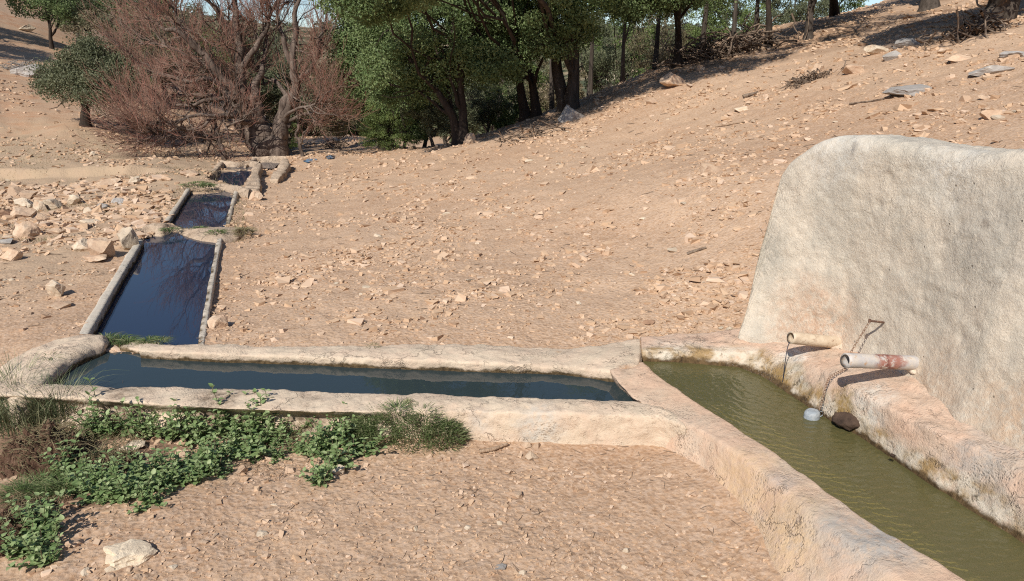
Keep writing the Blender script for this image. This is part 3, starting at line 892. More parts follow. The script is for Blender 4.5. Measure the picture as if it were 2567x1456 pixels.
t4 = trough('third trough down the slope, with high broken mortar walls and brownish water', 580, 440, 0)
side_wall('side_wall', t4, False, [((508, 457), (520, 458), .0), ((522, 436), (534, 436), .02), ((538, 417), (550, 417), .03), ((549, 406), (560, 407), .03)], crust_m, wz=WZ4, zb=-.5, seed=22, coarse=.025, amp=.02, ds=.03)
side_wall('side_wall', t4, True, [((650, 476), (604, 478), .10), ((655, 458), (616, 458), .12), ((650, 440), (628, 440), .14), ((650, 424), (632, 424), .14), ((655, 410), (641, 411), .10)], crust_m, wz=WZ4, zb=-.5, drop=.5, seed=25, coarse=.06, amp=.03, ds=.04)
lip('end_wall', t4, [((550, 415), -.04, (556, 406), .02), ((590, 418), -.05, (596, 410), .0), ((620, 414), -.04, (628, 406), .03), ((645, 416), .0, (655, 406), .05)], crust_m, 28)
T4_W = [(518, 462), (556, 413), (640, 413), (606, 478)]
flat_poly('water', xy(T4_W, WZ4), WZ4, clear_w, kind='structure')
flat_poly('trough_floor', xy(T4_W, -.3), -.42, dark_silt, parent=t4)

t5 = trough('farthest trough of the chain, crumbling wall on its right, below the bare tree', 680, 412, 0)
side_wall('side_wall', t5, True, [((700, 446), (672, 446), .06), ((716, 428), (690, 428), .09), ((724, 412), (702, 412), .10), ((722, 399), (708, 399), .08)], crust_m, wz=WZ5, zb=-.5, drop=.5, seed=35, coarse=.07, amp=.03, ds=.04)
side_wall('side_wall', t5, False, [((608, 414), (618, 414), .0), ((620, 405), (630, 405), .0), ((634, 398), (642, 398), .0)], crust_m, wz=WZ5, zb=-.5, seed=37, coarse=.05, amp=.03, ds=.04)
lip('end_wall', t5, [((630, 402), -.05, (636, 397), .0), ((665, 401), -.06, (670, 396), .0), ((712, 402), -.04, (720, 396), .03)], crust_m, 38)
T5_W = [(620, 411), (640, 399), (712, 399), (686, 422), (650, 424)]
flat_poly('water', xy(T5_W, WZ5), WZ5, clear_w, kind='structure')
flat_poly('trough_floor', xy(T5_W, -.3), -.42, dark_silt, parent=t5)
for pts in ([(758, 403), (775, 397), (795, 398), (793, 404), (770, 407)], [(815, 391), (828, 388), (842, 390), (838, 397), (822, 399)]):
    pp = [hit(*q) for q in pts]
    zz = max(gz(p[0], p[1]) for p in pp + [sum(pp) / len(pp)]) + .012
    flat_poly('puddle', [tuple(PZ(u, v, zz)[:2]) for u, v in pts], zz, clear_w, kind='structure')

# ------------------------------------------------------------------ spouts, hook, chain and cup
def ico(sub):
    import bmesh
    bm = bmesh.new(); bmesh.ops.create_icosphere(bm, subdivisions=sub, radius=1.0)
    V = np.array([v.co[:] for v in bm.verts]); Fc = np.array([[v.index for v in f.verts] for f in bm.faces])
    bm.free(); return V, Fc
ICO3, ICO2 = ico(4), ico(2)
def rock_shape(seed, cuts=14, sub=ICO3, rough=.05, depth=(.38, .78)):
    g = np.random.default_rng(seed)
    V = sub[0].copy()
    for _ in range(cuts):
        n = g.normal(size=3); n /= np.linalg.norm(n)
        d = g.uniform(*depth)
        s_ = V @ n
        V = V - np.maximum(s_ - d, 0)[:, None] * n
    V *= 1 + (rough * fbm(V * 2.5 + seed, 4, seed, .6))[:, None] * 1.6
    V = V + .035 * fbm(V * 7 + seed, 3, seed + 3, .6)[:, None] * V
    return V, sub[1]
def pipe_mesh(name, p0, p1, r, mat, parent, bend=0.0, seed=0, wall=.008):
    p0, p1 = np.array(p0), np.array(p1)
    n = 26
    t = np.linspace(0, 1, n)[:, None]
    P = p0 * (1 - t) + p1 * t
    P[:, 2] += bend * np.sin(t[:, 0] * math.pi)
    vo, fo = tube(P, r * (1 + .5 * np.clip(.28 - t[:, 0], 0, 1)), 24)
    vo = vo + (vo - np.repeat(P, 24, 0)) * (0.05 * fbm(vo * 22, 3, seed))[:, None]
    vi, fi = tube(P[::-1], r - wall, 24)
    # ring joining outer end (last 24) with inner start
    mb = MB(); mb.add(vo, fo); mb.add(vi, fi)
    base = (n - 1) * 24
    # match nearest vertices around the mouth
    ring = []
    inner0 = len(vo)
    io = [int(np.argmin(np.linalg.norm(vi[:24] - (vo[base + j] * .85 + P[-1] * .15), axis=1))) for j in range(24)]
    for j in range(24):
        j2 = (j + 1) % 24
        ring.append([base + j, base + j2, inner0 + io[j2], inner0 + io[j]])
    mb.F.append(np.array(ring))
    return mb.build(name, mat, parent)
def pipe_mat(name, a, b, c_, scale=14):
    k = NT(name)
    n = k.noise(scale, 6, .65)
    c = k.mix(k.ramp(n, .47, .55), a, b)
    c = k.mix(k.ramp(k.noise(scale * 3, 5, .7), .55, .68), c, c_)
    return k.fin(c, .7, k.bump(k.noise(60, 5), .5, .004), .3)
pm1 = pipe_mat('limed_pipe', (.50, .40, .29), (.57, .47, .35), (.30, .20, .13))
k = NT('painted_pipe')
nn = k.noise(16, 6, .7)
cc = k.mix(k.ramp(k.noise(10, 5, .65), .42, .50), (.17, .065, .055), (.30, .14, .11))
mid = PZ(2215, 905, .6)
r2 = None
bpy.context.view_layer.update()
def wall_ray(u, v):
    ok, lo, _, _ = wall_o.ray_cast(Vector((0, 0, H)) - wall_o.matrix_world.translation, Vector(ray(u, v)).normalized())
    return np.array(lo + wall_o.matrix_world.translation) if ok else wall_hit(u, v)
n3w = np.array([wnrm[0], wnrm[1], 0])
def spout_pts(ru, rv, mu, mv, L):
    r = wall_ray(ru, rv)
    m = PY(mu, mv, r[1] + wnrm[1] * L)
    return m, r + (r - m) * .25
p2m, p2r = spout_pts(2290, 909, 2119, 903, .36)
p1m, p1r = spout_pts(2095, 858, 1982, 846, .26)
pc = p2m * .52 + p2r * .48
m_ = k.math('MULTIPLY', k.near(pc + np.array([0, -.02, .02]), .06, .13, .12, 14), k.ramp(k.noise(19, 7, .8), .42, .50))
cc = k.mix(m_, k.mix(k.ramp(nn, .4, .6), (.42, .40, .39), (.54, .48, .41)), cc)
cc = k.mix(k.ramp(k.noise(30, 5), .58, .7), cc, (.42, .27, .16))
pm2 = k.fin(cc, .55, k.bump(k.noise(70, 5), .4, .003), .4)
print('pipe lens', np.linalg.norm(p1m - p1r), np.linalg.norm(p2m - p2r), 'z', p1m, p2m, 'wall at roots', wall_hit(2100, 858), wall_hit(2300, 912))
s1 = pipe_mesh('spout', p1r, p1m, .040, pm1, fount, .0, 1); s1['label'] = 'short lime-crusted spout pipe, the farther of the two'
s2 = pipe_mesh('spout', p2r, p2m, .041, pm2, fount, .0, 2)
for pr_, sd2 in ((p1r, 601), (p2r, 602)):
    Vr, Fr_ = rock_shape(sd2, 6, rough=.12)
    base_ = pr_ * 1.0 + np.array([wnrm[0], wnrm[1], 0]) * (.07 if sd2 == 601 else .095)
    mesh_np('mortar_collar', Vr * np.array([.062, .062, .058]) + base_, Fr_, wall_m, smooth=True, parent=fount)
s2['label'] = 'spout pipe with peeling maroon paint, the nearer of the two'
rust = pipe_mat('rusty_iron', (.10, .055, .04), (.16, .09, .06), (.25, .16, .11), 40)
mb = MB()
hr = wall_ray(2216, 808); ht = hr + np.array([wnrm[0], wnrm[1], 0]) * .115 + np.array([0, 0, .02])
hh = PY(2180, 804, ht[1])
hook_pts = [hr - np.array([wnrm[0], wnrm[1], 0]) * .06, hr, (hr + hh) / 2, hh]
mb.tube(hook_pts, .0065, 8); mb.tube([hh + np.array([0, 0, -.009]), hh + np.array([0, 0, .010])], .008, 8)
mb.build('hook', rust, fount)

chain = empty('chain_with_cup', tuple(hh), 'thin rusty chain hanging from an iron hook, pale tin cup floating at its end', 'chain and cup')
yy = hh[1]
cp = [hh + np.array([0, 0, -.008]), PY(2160, 838, yy - .03), PY(2136, 876, yy - .10), PY(2125, 905, yy - .12), PZ(2118, 926, .425), PZ(2100, 934, .425), PZ(2080, 944, .41), PZ(2070, 965, .39), PY(2063, 1000, PZ(2070, 965, .39)[1] - .03), PZ(2052, 1032, .215)]
cp = np.array(cp)
# resample
def resample(P, step):
    L = np.concatenate([[0], np.cumsum(np.linalg.norm(np.diff(P, axis=0), axis=1))])
    s = np.arange(0, L[-1], step)
    return np.stack([np.interp(s, L, P[:, i]) for i in range(3)], 1)
cpd = smooth_axis0(resample(cp, .01), 10)
pts = resample(cpd, .0195)
mb = MB()
def ring_link(c, ax, up, L=.0125, W=.0070, r=.0019):
    ax = ax / np.linalg.norm(ax); sd_ = np.cross(ax, up); sd_ /= np.linalg.norm(sd_) + 1e-9
    a = np.arange(12) / 12 * 2 * math.pi
    ctr = c + np.cos(a)[:, None] * ax * L + np.sin(a)[:, None] * sd_ * W
    nrm = np.cross(ax, sd_)
    rad = (ctr - c) / np.linalg.norm(ctr - c, axis=1, keepdims=True)
    b = np.arange(5) / 5 * 2 * math.pi
    V = ctr[:, None] + r * (np.cos(b)[None, :, None] * rad[:, None] + np.sin(b)[None, :, None] * nrm)
    i, j = np.meshgrid(np.arange(12), np.arange(5), indexing='ij')
    f = np.stack([i * 5 + j, ((i + 1) % 12) * 5 + j, ((i + 1) % 12) * 5 + (j + 1) % 5, i * 5 + (j + 1) % 5], -1).reshape(-1, 4)
    return V.reshape(-1, 3), f
for i in range(len(pts) - 1):
    ax = pts[i + 1] - pts[i]
    up = np.array([0.3, -1, .2]) if i % 2 else np.array([1, .4, .5])
    mb.add(*ring_link((pts[i] + pts[i + 1]) / 2, ax, up))
ch_m = pipe_mat('chain_iron', (.20, .12, .08), (.27, .17, .11), (.34, .24, .16), 60)
mb.build('chain', ch_m, chain)
# cup: small dented tin, bottom up
cpos = PZ(2035, 1042, WZ0 + .012)
prof = [(.0, .034), (.020, .035), (.032, .033), (.039, .027), (.042, .016), (.043, -.01), (.043, -.03), (.040, -.03), (.038, .012)]
mb = MB()
A = np.arange(28) / 28 * 2 * math.pi
V = np.array([[r * math.cos(a) * 1.08, r * math.sin(a), z] for r, z in prof for a in A])
V[:, 2] += .006 * fbm(V * 30, 2, 3); V[:, 2] += V[:, 0] * .12
mb.add(V + cpos, grid_faces(len(prof), 28, True))
ht_ = [cpos + np.array([.040, 0, .03]), cpos + np.array([.062, .004, .026]), cpos + np.array([.064, .004, .0]), cpos + np.array([.041, 0, -.01])]
tin = pipe_mat('tin', (.27, .30, .32), (.34, .36, .37), (.18, .19, .20), 30)
cup = mb.build('cup', tin, chain)
mb = MB(); mb.tube(ht_, .0035, 6); h_ = mb.build('handle', tin, None)
h_.parent = cup; h_.location = (0, 0, 0)
h_.matrix_parent_inverse = Matrix.Identity(4)
# vertices are in world space; cup carries the offset to its root already
h_.location = (0, 0, 0)

tp = [p1m + np.array([-.004, -.002, -.030]), p1m + np.array([-.014, -.006, -.055]), p1m + np.array([-.020, -.008, -.12]), p1m + np.array([-.023, -.009, WZ0 - p1m[2]])]
mb = MB(); mb.tube(smooth_axis0(densify(np.array(tp), [4, 4, 6]), 2), .0028, 8)
mb.build('water', clear_w, kind='structure')
# ------------------------------------------------------------------ stones
def stone_mat(name, a, b, c_):
    k = NT(name)
    oi = k.n('ShaderNodeObjectInfo')
    n = k.noise(9, 6, .65)
    c = k.mix(k.ramp(n, .38, .62), a, b)
    c = k.mix(k.ramp(k.noise(4, 5, .7), .55, .66), c, c_)
    c = k.mix(k.math('MULTIPLY', k.ramp(k.noise(50, 4, .7), .6, .72), .55), c, tuple(q * .4 for q in b))
    hv = k.n('ShaderNodeHueSaturation'); k.l(c, hv.inputs['Color'])
    k.l(k.mapr(oi.outputs['Random'], 0, 1, .8, 1.15), hv.inputs['Value'])
    return k.fin(hv.outputs[0], .9, k.bump(k.noise(35, 8, .7), .8, .012), .2)
tan_m = stone_mat('tan_stone', (.53, .385, .265), (.44, .30, .205), (.60, .47, .345))
white_m = stone_mat('limestone', (.60, .50, .38), (.50, .40, .29), (.50, .34, .23))
grey_m = stone_mat('grey_stone', (.40, .37, .34), (.33, .30, .27), (.50, .46, .41))
brown_m = stone_mat('brown_stone', (.27, .16, .10), (.35, .22, .14), (.22, .13, .09))
pale_m = stone_mat('pale_limestone', (.74, .62, .46), (.66, .53, .38), (.62, .42, .28))
def rock(u, v, wpx, hpx, mat, seed, label, name='rock', cat='rock', flat=None, yaw=None, sink=.3, deep=.8, group=None, cuts=17, z=None, lump=.05):
    p = hit(u, v, detail=True) if z is None else PZ(u, v, z)
    t = (p[1]) / ray(u, v)[1]
    w = wpx / F * t / 2
    h = hpx / F * t / 2
    Vr, Fr_ = rock_shape(seed, cuts, rough=lump)
    ext = (Vr.max(0) - Vr.min(0)) / 2
    Vr = Vr / ext
    g = random.Random(seed)
    dpt = w * deep
    # projected height of a lump: vertical extent + ground-plane depth seen at an angle
    sl = abs((p[2] - H)) / p[1]
    hz_ = max(.20 * w, (h - dpt * sl * .5)) * (.85 if 10 < seed < 34 else 1) / (1 - sink)
    Vr = Vr * np.array([w, dpt, hz_])
    o = mesh_np(name, Vr, Fr_, mat, smooth=False)
    o.location = (p[0], p[1] + dpt * .3, p[2] + hz_ * (1 - 2 * sink))
    o.rotation_euler = (g.uniform(-.06, .06), g.uniform(-.06, .06), 0 if yaw is None else yaw)
    tag(o, label, cat, group)
    return o
T_, W_, G_, B_ = tan_m, white_m, grey_m, brown_m
ROCKS = [
 (325, 1400, 122, 66, pale_m, 3, 'large pale heart-shaped limestone lying flat in the bottom left foreground'),
 (540, 822, 52, 40, T_, 4, 'tan angular rock leaning on the right wall of the long blue trough'),
 (140, 742, 42, 38, W_, 5, 'pale upright rock standing alone on the dirt left of the long trough'),
 (148, 770, 60, 22, T_, 6, 'flat tan slab just in front of the pale upright rock'),
 (197, 630, 54, 32, W_, 7, 'pale block just left of the biggest block beside the long trough'),
 (255, 645, 66, 54, T_, 8, 'biggest tan block beside the long trough, with a shaded right face'),
 (318, 625, 50, 52, W_, 9, 'pale block set against the far end of the left wall of the long trough'),
 (235, 655, 70, 16, T_, 10, 'low slab at the foot of the biggest block beside the long trough'),
 (26, 650, 54, 34, T_, 11, 'tan rock at the left edge of the photo, level with the trough blocks'),
 (112, 556, 38, 34, T_, 12, 'reddish rounded rock at the right end of the left rock pile'),
 (20, 548, 50, 36, B_, 13, 'dark brown rock at the left end of the left rock pile'),
 (60, 548, 60, 36, T_, 14, 'wide tan rock at the front middle of the left rock pile'),
 (98, 528, 52, 44, W_, 15, 'pale rounded rock on top of the left rock pile'),
 (60, 520, 60, 34, W_, 16, 'pale flat rock at the back of the left rock pile'),
 (130, 524, 44, 26, W_, 17, 'small whitish rock behind the reddish rock of the pile'),
 (40, 494, 40, 30, T_, 18, 'tan rock behind the left rock pile, near the left edge'),
 (65, 498, 50, 28, T_, 19, 'wide tan rock just right of the tan rock behind the pile'),
 (183, 512, 36, 30, W_, 20, 'bright triangular rock on the stony flat left of the second trough'),
 (290, 510, 36, 16, G_, 21, 'small white-topped grey rock left of the second trough'),
 (218, 536, 36, 22, W_, 22, 'small pitted pale rock halfway between the rock pile and the second trough'),
 (260, 522, 30, 18, G_, 23, 'dark pitted stone left of the second trough, nearest to it in its row'),
 (312, 520, 44, 12, G_, 24, 'low grey stone beside the dark pitted stone left of the second trough'),
 (75, 592, 70, 40, T_, 25, 'tan boulder in front of the left rock pile'),
 (78, 602, 24, 14, B_, 26, 'small dark stone at the foot of the tan boulder in front of the pile'),
 (140, 585, 44, 20, T_, 27, 'tan stone in front of the reddish rock of the pile'),
 (10, 612, 40, 24, G_, 28, 'grey stone at the very left edge below the pile'),
 (225, 560, 60, 18, W_, 29, 'low pale slab right of the left rock pile'),
 (475, 440, 50, 20, T_, 30, 'tan slab lying left of the broken third trough'),
 (415, 452, 30, 16, T_, 31, 'small tan rock on the stony flat beyond the second trough'),
 (335, 460, 38, 22, W_, 32, 'pale rock in the middle of the stony flat'),
 (270, 468, 60, 28, T_, 33, 'wide tan boulder low on the stony flat below the eroded bank'),
 (230, 390, 16, 10, W_, 34, 'single white stone on the dry grass left of the bare tree'),
 (1330, 1152, 34, 32, T_, 35, 'rough tan stone lying in front of the foreground trough, nearest of three'),
 (1318, 1122, 28, 18, T_, 36, 'tan stone behind the nearest of three before the foreground trough, left one'),
 (1345, 1124, 22, 16, T_, 37, 'smallest of the three tan stones before the foreground trough'),
 (1298, 1246, 42, 24, T_, 38, 'flat tan stone with a dark notch in the middle of the foreground dirt'),
 (1272, 1186, 20, 15, T_, 39, 'little tan stone between the flat notched stone and the three by the trough'),
 (1742, 1244, 26, 16, T_, 40, 'small pale stone near the sloping foot of the basin wall'),
 (850, 1186, 38, 26, W_, 41, 'pale stone at the right edge of the leafy plants'),
 (725, 1182, 30, 20, T_, 42, 'tan stone under the lower edge of the leafy plants'),
 (604, 1186, 26, 24, T_, 43, 'rounded tan stone tucked below the middle of the leafy plants'),
 (808, 1174, 22, 18, T_, 44, 'small stone just left of the pale stone at the edge of the plants'),
 (322, 1126, 62, 24, W_, 45, 'flat pale stone among the leafy plants beside the soil mound'),
 (455, 1144, 40, 20, T_, 46, 'tan stone half hidden in the middle of the leafy plants'),
 (190, 1368, 44, 26, T_, 47, 'tan stone left of the large pale heart-shaped limestone'),
 (655, 1340, 30, 16, W_, 48, 'flat pale chip on the foreground dirt below the plants'),
 (1258, 1426, 34, 16, G_, 49, 'greyish stone at the bottom middle edge of the photo'),
 (800, 1205, 22, 16, T_, 50, 'tan stone below the stone pair at the edge of the plants'),
 (1570, 1384, 18, 14, W_, 51, 'small whitish stone near the bottom, left of the basin wall foot'),
 (1780, 434, 54, 30, T_, 52, 'chunky tan rock lying on the slope left of the slab wall'),
 (1860, 278, 34, 15, W_, 53, 'pale oval stone on the slope, below the driftwood piece'),
 (1690, 630, 30, 10, W_, 54, 'pale flat stone on the bare slope, level with the middle of the slab wall'),
 (1330, 405, 22, 8, W_, 55, 'bright white chip on the slope below the tree line'),
 (2288, 232, 112, 15, G_, 56, 'grey slab embedded in the slope above the slab wall'),
 (2195, 135, 56, 22, W_, 57, 'whitish outcrop rock at the edge of the upper shadow, left one'),
 (2272, 118, 78, 26, G_, 58, 'greyish outcrop rock at the edge of the upper shadow, right one'),
 (2235, 150, 44, 20, G_, 59, 'small grey rock below the two outcrop rocks'),
 (2485, 182, 96, 13, G_, 60, 'wide grey slab on the upper slope near the right edge'),
 (2415, 150, 70, 12, T_, 61, 'tan ledge of rock above the wide grey slab'),
 (2550, 142, 66, 18, G_, 62, 'grey rock at the right edge of the photo on the upper slope'),
 (2145, 182, 54, 24, T_, 63, 'tan slab on the upper slope left of the outcrop rocks'),
 (2052, 180, 36, 22, T_, 64, 'tan rock with a shaded foot, left of the tan slab on the upper slope'),
 (2415, 470 - 34, 8, 4, T_, 65, 'x'),
 (2490, 296, 46, 20, T_, 66, 'tan stone on the slope near the right edge, well above the slab wall'),
 (2410, 308, 40, 12, T_, 67, 'flat tan stone on the slope just left of the stone near the right edge'),
 (2080, 400, 8, 4, T_, 68, 'x'),
 (1925, 438, 8, 4, T_, 69, 'x'),
 (1552, 200, 60, 32, W_, 70, 'white boulder under the oaks on the ridge'),
 (1686, 216, 72, 34, T_, 71, 'tan ledge rock in the sun below the ridge oaks'),
 (1428, 300, 74, 40, G_, 72, 'dark shaded boulder at the foot of the ridge, in tree shadow'),
 (1182, 358, 34, 26, T_, 73, 'tan rock at the foot of the leftmost ridge oak'),
 (1325, 330, 30, 12, T_, 74, 'small tan rock at the edge of the ridge shadow'),
 (1635, 300 - 40, 34, 14, T_, 75, 'tan rock on the sunny side of the ridge shadow'),
 (845, 318, 90, 44, G_, 76, 'grey rock outcrop in the valley behind the bare tree'),
 (865, 300, 60, 40, G_, 77, 'upper grey rock of the valley outcrop behind the bare tree'),
 (905, 335, 60, 24, G_, 78, 'low grey rock right of the valley outcrop'),
 (2300, 60, 8, 6, T_, 79, 'x'),
 (855, 560, 26, 16, T_, 80, 'brownish stone on the slope right of the second trough'),
 (990, 558, 22, 14, B_, 81, 'small brown stone on the slope, farther right from the second trough'),
 (640, 462 + 40, 40, 22, T_, 82, 'broken mortar lump right of the second trough'),
 (1058, 800, 14, 10, B_, 83, 'small dark stone on the dirt behind the foreground trough'),
 (1350, 548, 28, 12, T_, 84, 'flat tan stone in the middle of the bare slope'),
 (1627, 812, 36, 14, B_, 85, 'flat brown stone behind the corner of the basin'),
 (1828, 826, 22, 10, W_, 86, 'white pebble lying at the foot of the slab wall corner'),
 (1808, 824, 16, 8, W_, 87, 'smaller pebble beside the white pebble at the slab wall corner'),
 (60, 150 + 32, 8, 4, T_, 88, 'x'),
 (60, 190, 90, 30, G_, 89, 'grey brush-covered rock on the left bank above the small evergreen'),
 (65, 78, 40, 16, W_, 90, 'pale rock on the dark bank at the upper left'),
]
for r_ in ROCKS:
    if r_[6] == 'x': continue
    kw = {}
    if r_[5] in (21, 12, 15, 25, 52, 38, 24, 29, 3, 6, 56, 60): kw['sink'] = .42
    if r_[5] == 3: kw = dict(sink=.4, deep=.95, lump=.22, yaw=.5)
    elif r_[5] not in (56, 60): kw['lump'] = .09
    rock(*r_[:7], **kw)
sponge = stone_mat('wet_tufa', (.040, .026, .019), (.085, .055, .038), (.020, .013, .010))
rr_ = rock(2134, 1060, 90, 36, sponge, 91, 'dark brown spongy rock stuck to the basin edge beside the tin cup', z=.215, sink=.45, deep=.6, cuts=5, lump=.16)
rr_.rotation_euler = (0, 0, -.7)
for q_ in rr_.data.polygons: q_.use_smooth = True
rock(2238, 1142, 15, 9, sponge, 92, 'little brown lump on the basin edge, right of the spongy rock', z=.23, sink=.5)
# fan of stones one could count, scattered; each its own object, told apart only by region
protos = []
for i in range(10):
    Vr, Fr_ = rock_shape(200 + i, 18, ico(3) if i == 0 else _i3, .02, (.35, .75))
    if i == 0: _i3 = ico(3)
    e = (Vr.max(0) - Vr.min(0)) / 2
    Vr = Vr / e
    protos.append((Vr, Fr_))
pm = []
for i, (Vr, Fr_) in enumerate(protos):
    for m_ in (tan_m, white_m):
        o = mesh_np('stone', Vr * np.array([1, .8, .5]), Fr_, m_)
        pm.append(o.data); bpy.data.objects.remove(o)
AREAS = [  # u0,v0,u1,v1,count,size range m, label, group
 (0, 450, 400, 620, 50, (.06, .17), 'pale loose stone on the stony flat', 'stones on the stony flat'),
 (0, 640, 240, 830, 8, (.04, .08), 'small stone left of the long trough', 'stones left of the long trough'),
 (600, 640, 1860, 800, 26, (.04, .075), 'stone in the gravelly band', 'stones behind the foreground trough'),
 (650, 460, 1850, 640, 26, (.05, .11), 'loose stone on the lower slope', 'stones on the lower slope'),
 (1300, 240, 2560, 460, 26, (.06, .15), 'loose stone on the upper slope', 'stones on the upper slope'),
 (500, 1180, 1850, 1450, 20, (.02, .045), 'small stone on the foreground dirt', 'stones in the foreground dirt'),
 (100, 1400, 520, 1456, 8, (.03, .06), 'pale stone in the bottom left corner', 'stones in the bottom left corner'),
]
SEEN = set()
MARKS = [(540, 805, 'the angular rock by the long trough'), (140, 735, 'the upright rock left of the long trough'), (255, 625, 'the biggest block beside the long trough'), (30, 635, 'the rock at the left photo edge'),
 (112, 545, 'the reddish rounded rock of the pile'), (183, 505, 'the bright triangular rock'), (290, 505, 'the white-topped grey rock'), (218, 530, 'the small pitted pale rock'), (75, 580, 'the boulder in front of the pile'),
 (475, 435, 'the slab left of the broken third trough'), (335, 455, 'the pale rock amid the stony flat'), (270, 460, 'the boulder below the eroded bank'), (1330, 1140, 'the three stones before the foreground trough'),
 (1298, 1240, 'the flat notched stone'), (1742, 1240, 'the pale stone at the basin wall foot'), (850, 1180, 'the pale stone beside the plants'), (655, 1336, 'the flat pale chip below the plants'), (1258, 1420, 'the greyish stone at the bottom edge'),
 (325, 1380, 'the large heart-shaped limestone'), (1780, 424, 'the chunky rock left of the slab wall'), (1860, 272, 'the pale oval stone'), (1690, 628, 'the pale flat stone on the slope'), (1330, 403, 'the white chip on the slope'),
 (2288, 222, 'the embedded grey slab'), (2195, 125, 'the whitish outcrop rock'), (855, 553, 'the brownish stone right of the troughs'), (990, 553, 'the small brown slope stone'), (1058, 798, 'the dark stone behind the foreground trough'),
 (1350, 545, 'the flat stone amid the bare slope'), (1627, 810, 'the brown stone behind the basin corner'), (1828, 824, 'the white pebble'), (1750, 636, 'the dark bent twig'), (1845, 310, 'the long pale branch'), (1225, 577, 'the thin straight stick'), (1570, 1380, 'the whitish stone near the bottom')]
RANK = ['nearest', 'second nearest', 'third nearest', 'fourth nearest', 'fifth nearest', 'sixth nearest', 'seventh nearest', 'eighth nearest', 'ninth nearest', 'tenth nearest', 'eleventh nearest', 'twelfth nearest', 'thirteenth nearest', 'fourteenth nearest', 'fifteenth nearest', 'sixteenth nearest']
def rank_labels(items, marks, noun):
    """items: (object, u, v, look). One label each: nearest landmark, side of it, rank by distance"""
    cells = {}
    for o, u, v, look in items:
        m = min(marks, key=lambda q_: math.hypot(u - q_[0], (v - q_[1]) * 1.5))
        du, dv = u - m[0], (v - m[1]) * 1.5
        side = ('right of' if du > 0 else 'left of') if abs(du) > abs(dv) else ('below' if dv > 0 else 'above')
        cells.setdefault((m[2], side, look), []).append((math.hypot(du, dv), o))
    for (mk, side, look), L in cells.items():
        L.sort(key=lambda q_: q_[0])
        for i, (_, o) in enumerate(L):
            o['label'] = ' '.join(('%s %s %s %s %s' % (RANK[i], look, noun, side, mk)).split())
SC = []
def blocked(x, y):
    for poly, _ in FOOT:
        if in_poly(np.array([x]), np.array([y]), poly)[0]: return True
    return False
for (u0, v0, u1, v1, n, sr, lab, grp) in AREAS:
    for _ in range(n):
        for _try in range(20):
            u, v = random.uniform(u0, u1), random.uniform(v0, v1)
            if v0 == 640: v = random.gauss(700, 40) if random.random() < .6 else v
            if u > 1860 and v > 330: continue
            p = hit(u, v)
            if u > 1860 and 330 < v: continue
            key = (round(u / 25.67), round(v / 14.56))
            if not blocked(p[0], p[1]) and key not in SEEN: break
        SEEN.add(key)
        s_ = sr[0] + (sr[1] - sr[0]) * random.random() ** 2
        o = bpy.data.objects.new('stone', random.choice(pm))
        COL.objects.link(o)
        o.location = (p[0], p[1], gz(p[0], p[1]) + s_ * .04)
        o.scale = (s_ * .6 * random.uniform(.8, 1.3), s_ * .6 * random.uniform(.7, 1.1), s_ * .6 * random.uniform(.5, 1.1))
        o.rotation_euler = (random.uniform(-.3, .3), random.uniform(-.3, .3), random.uniform(0, 6.28))
        tag(o, 'x', 'stone', grp)
        SC.append((o, u, v, 'pale' if o.data.materials[0] == white_m else 'tan'))

rank_labels(SC, MARKS, 'loose stone')
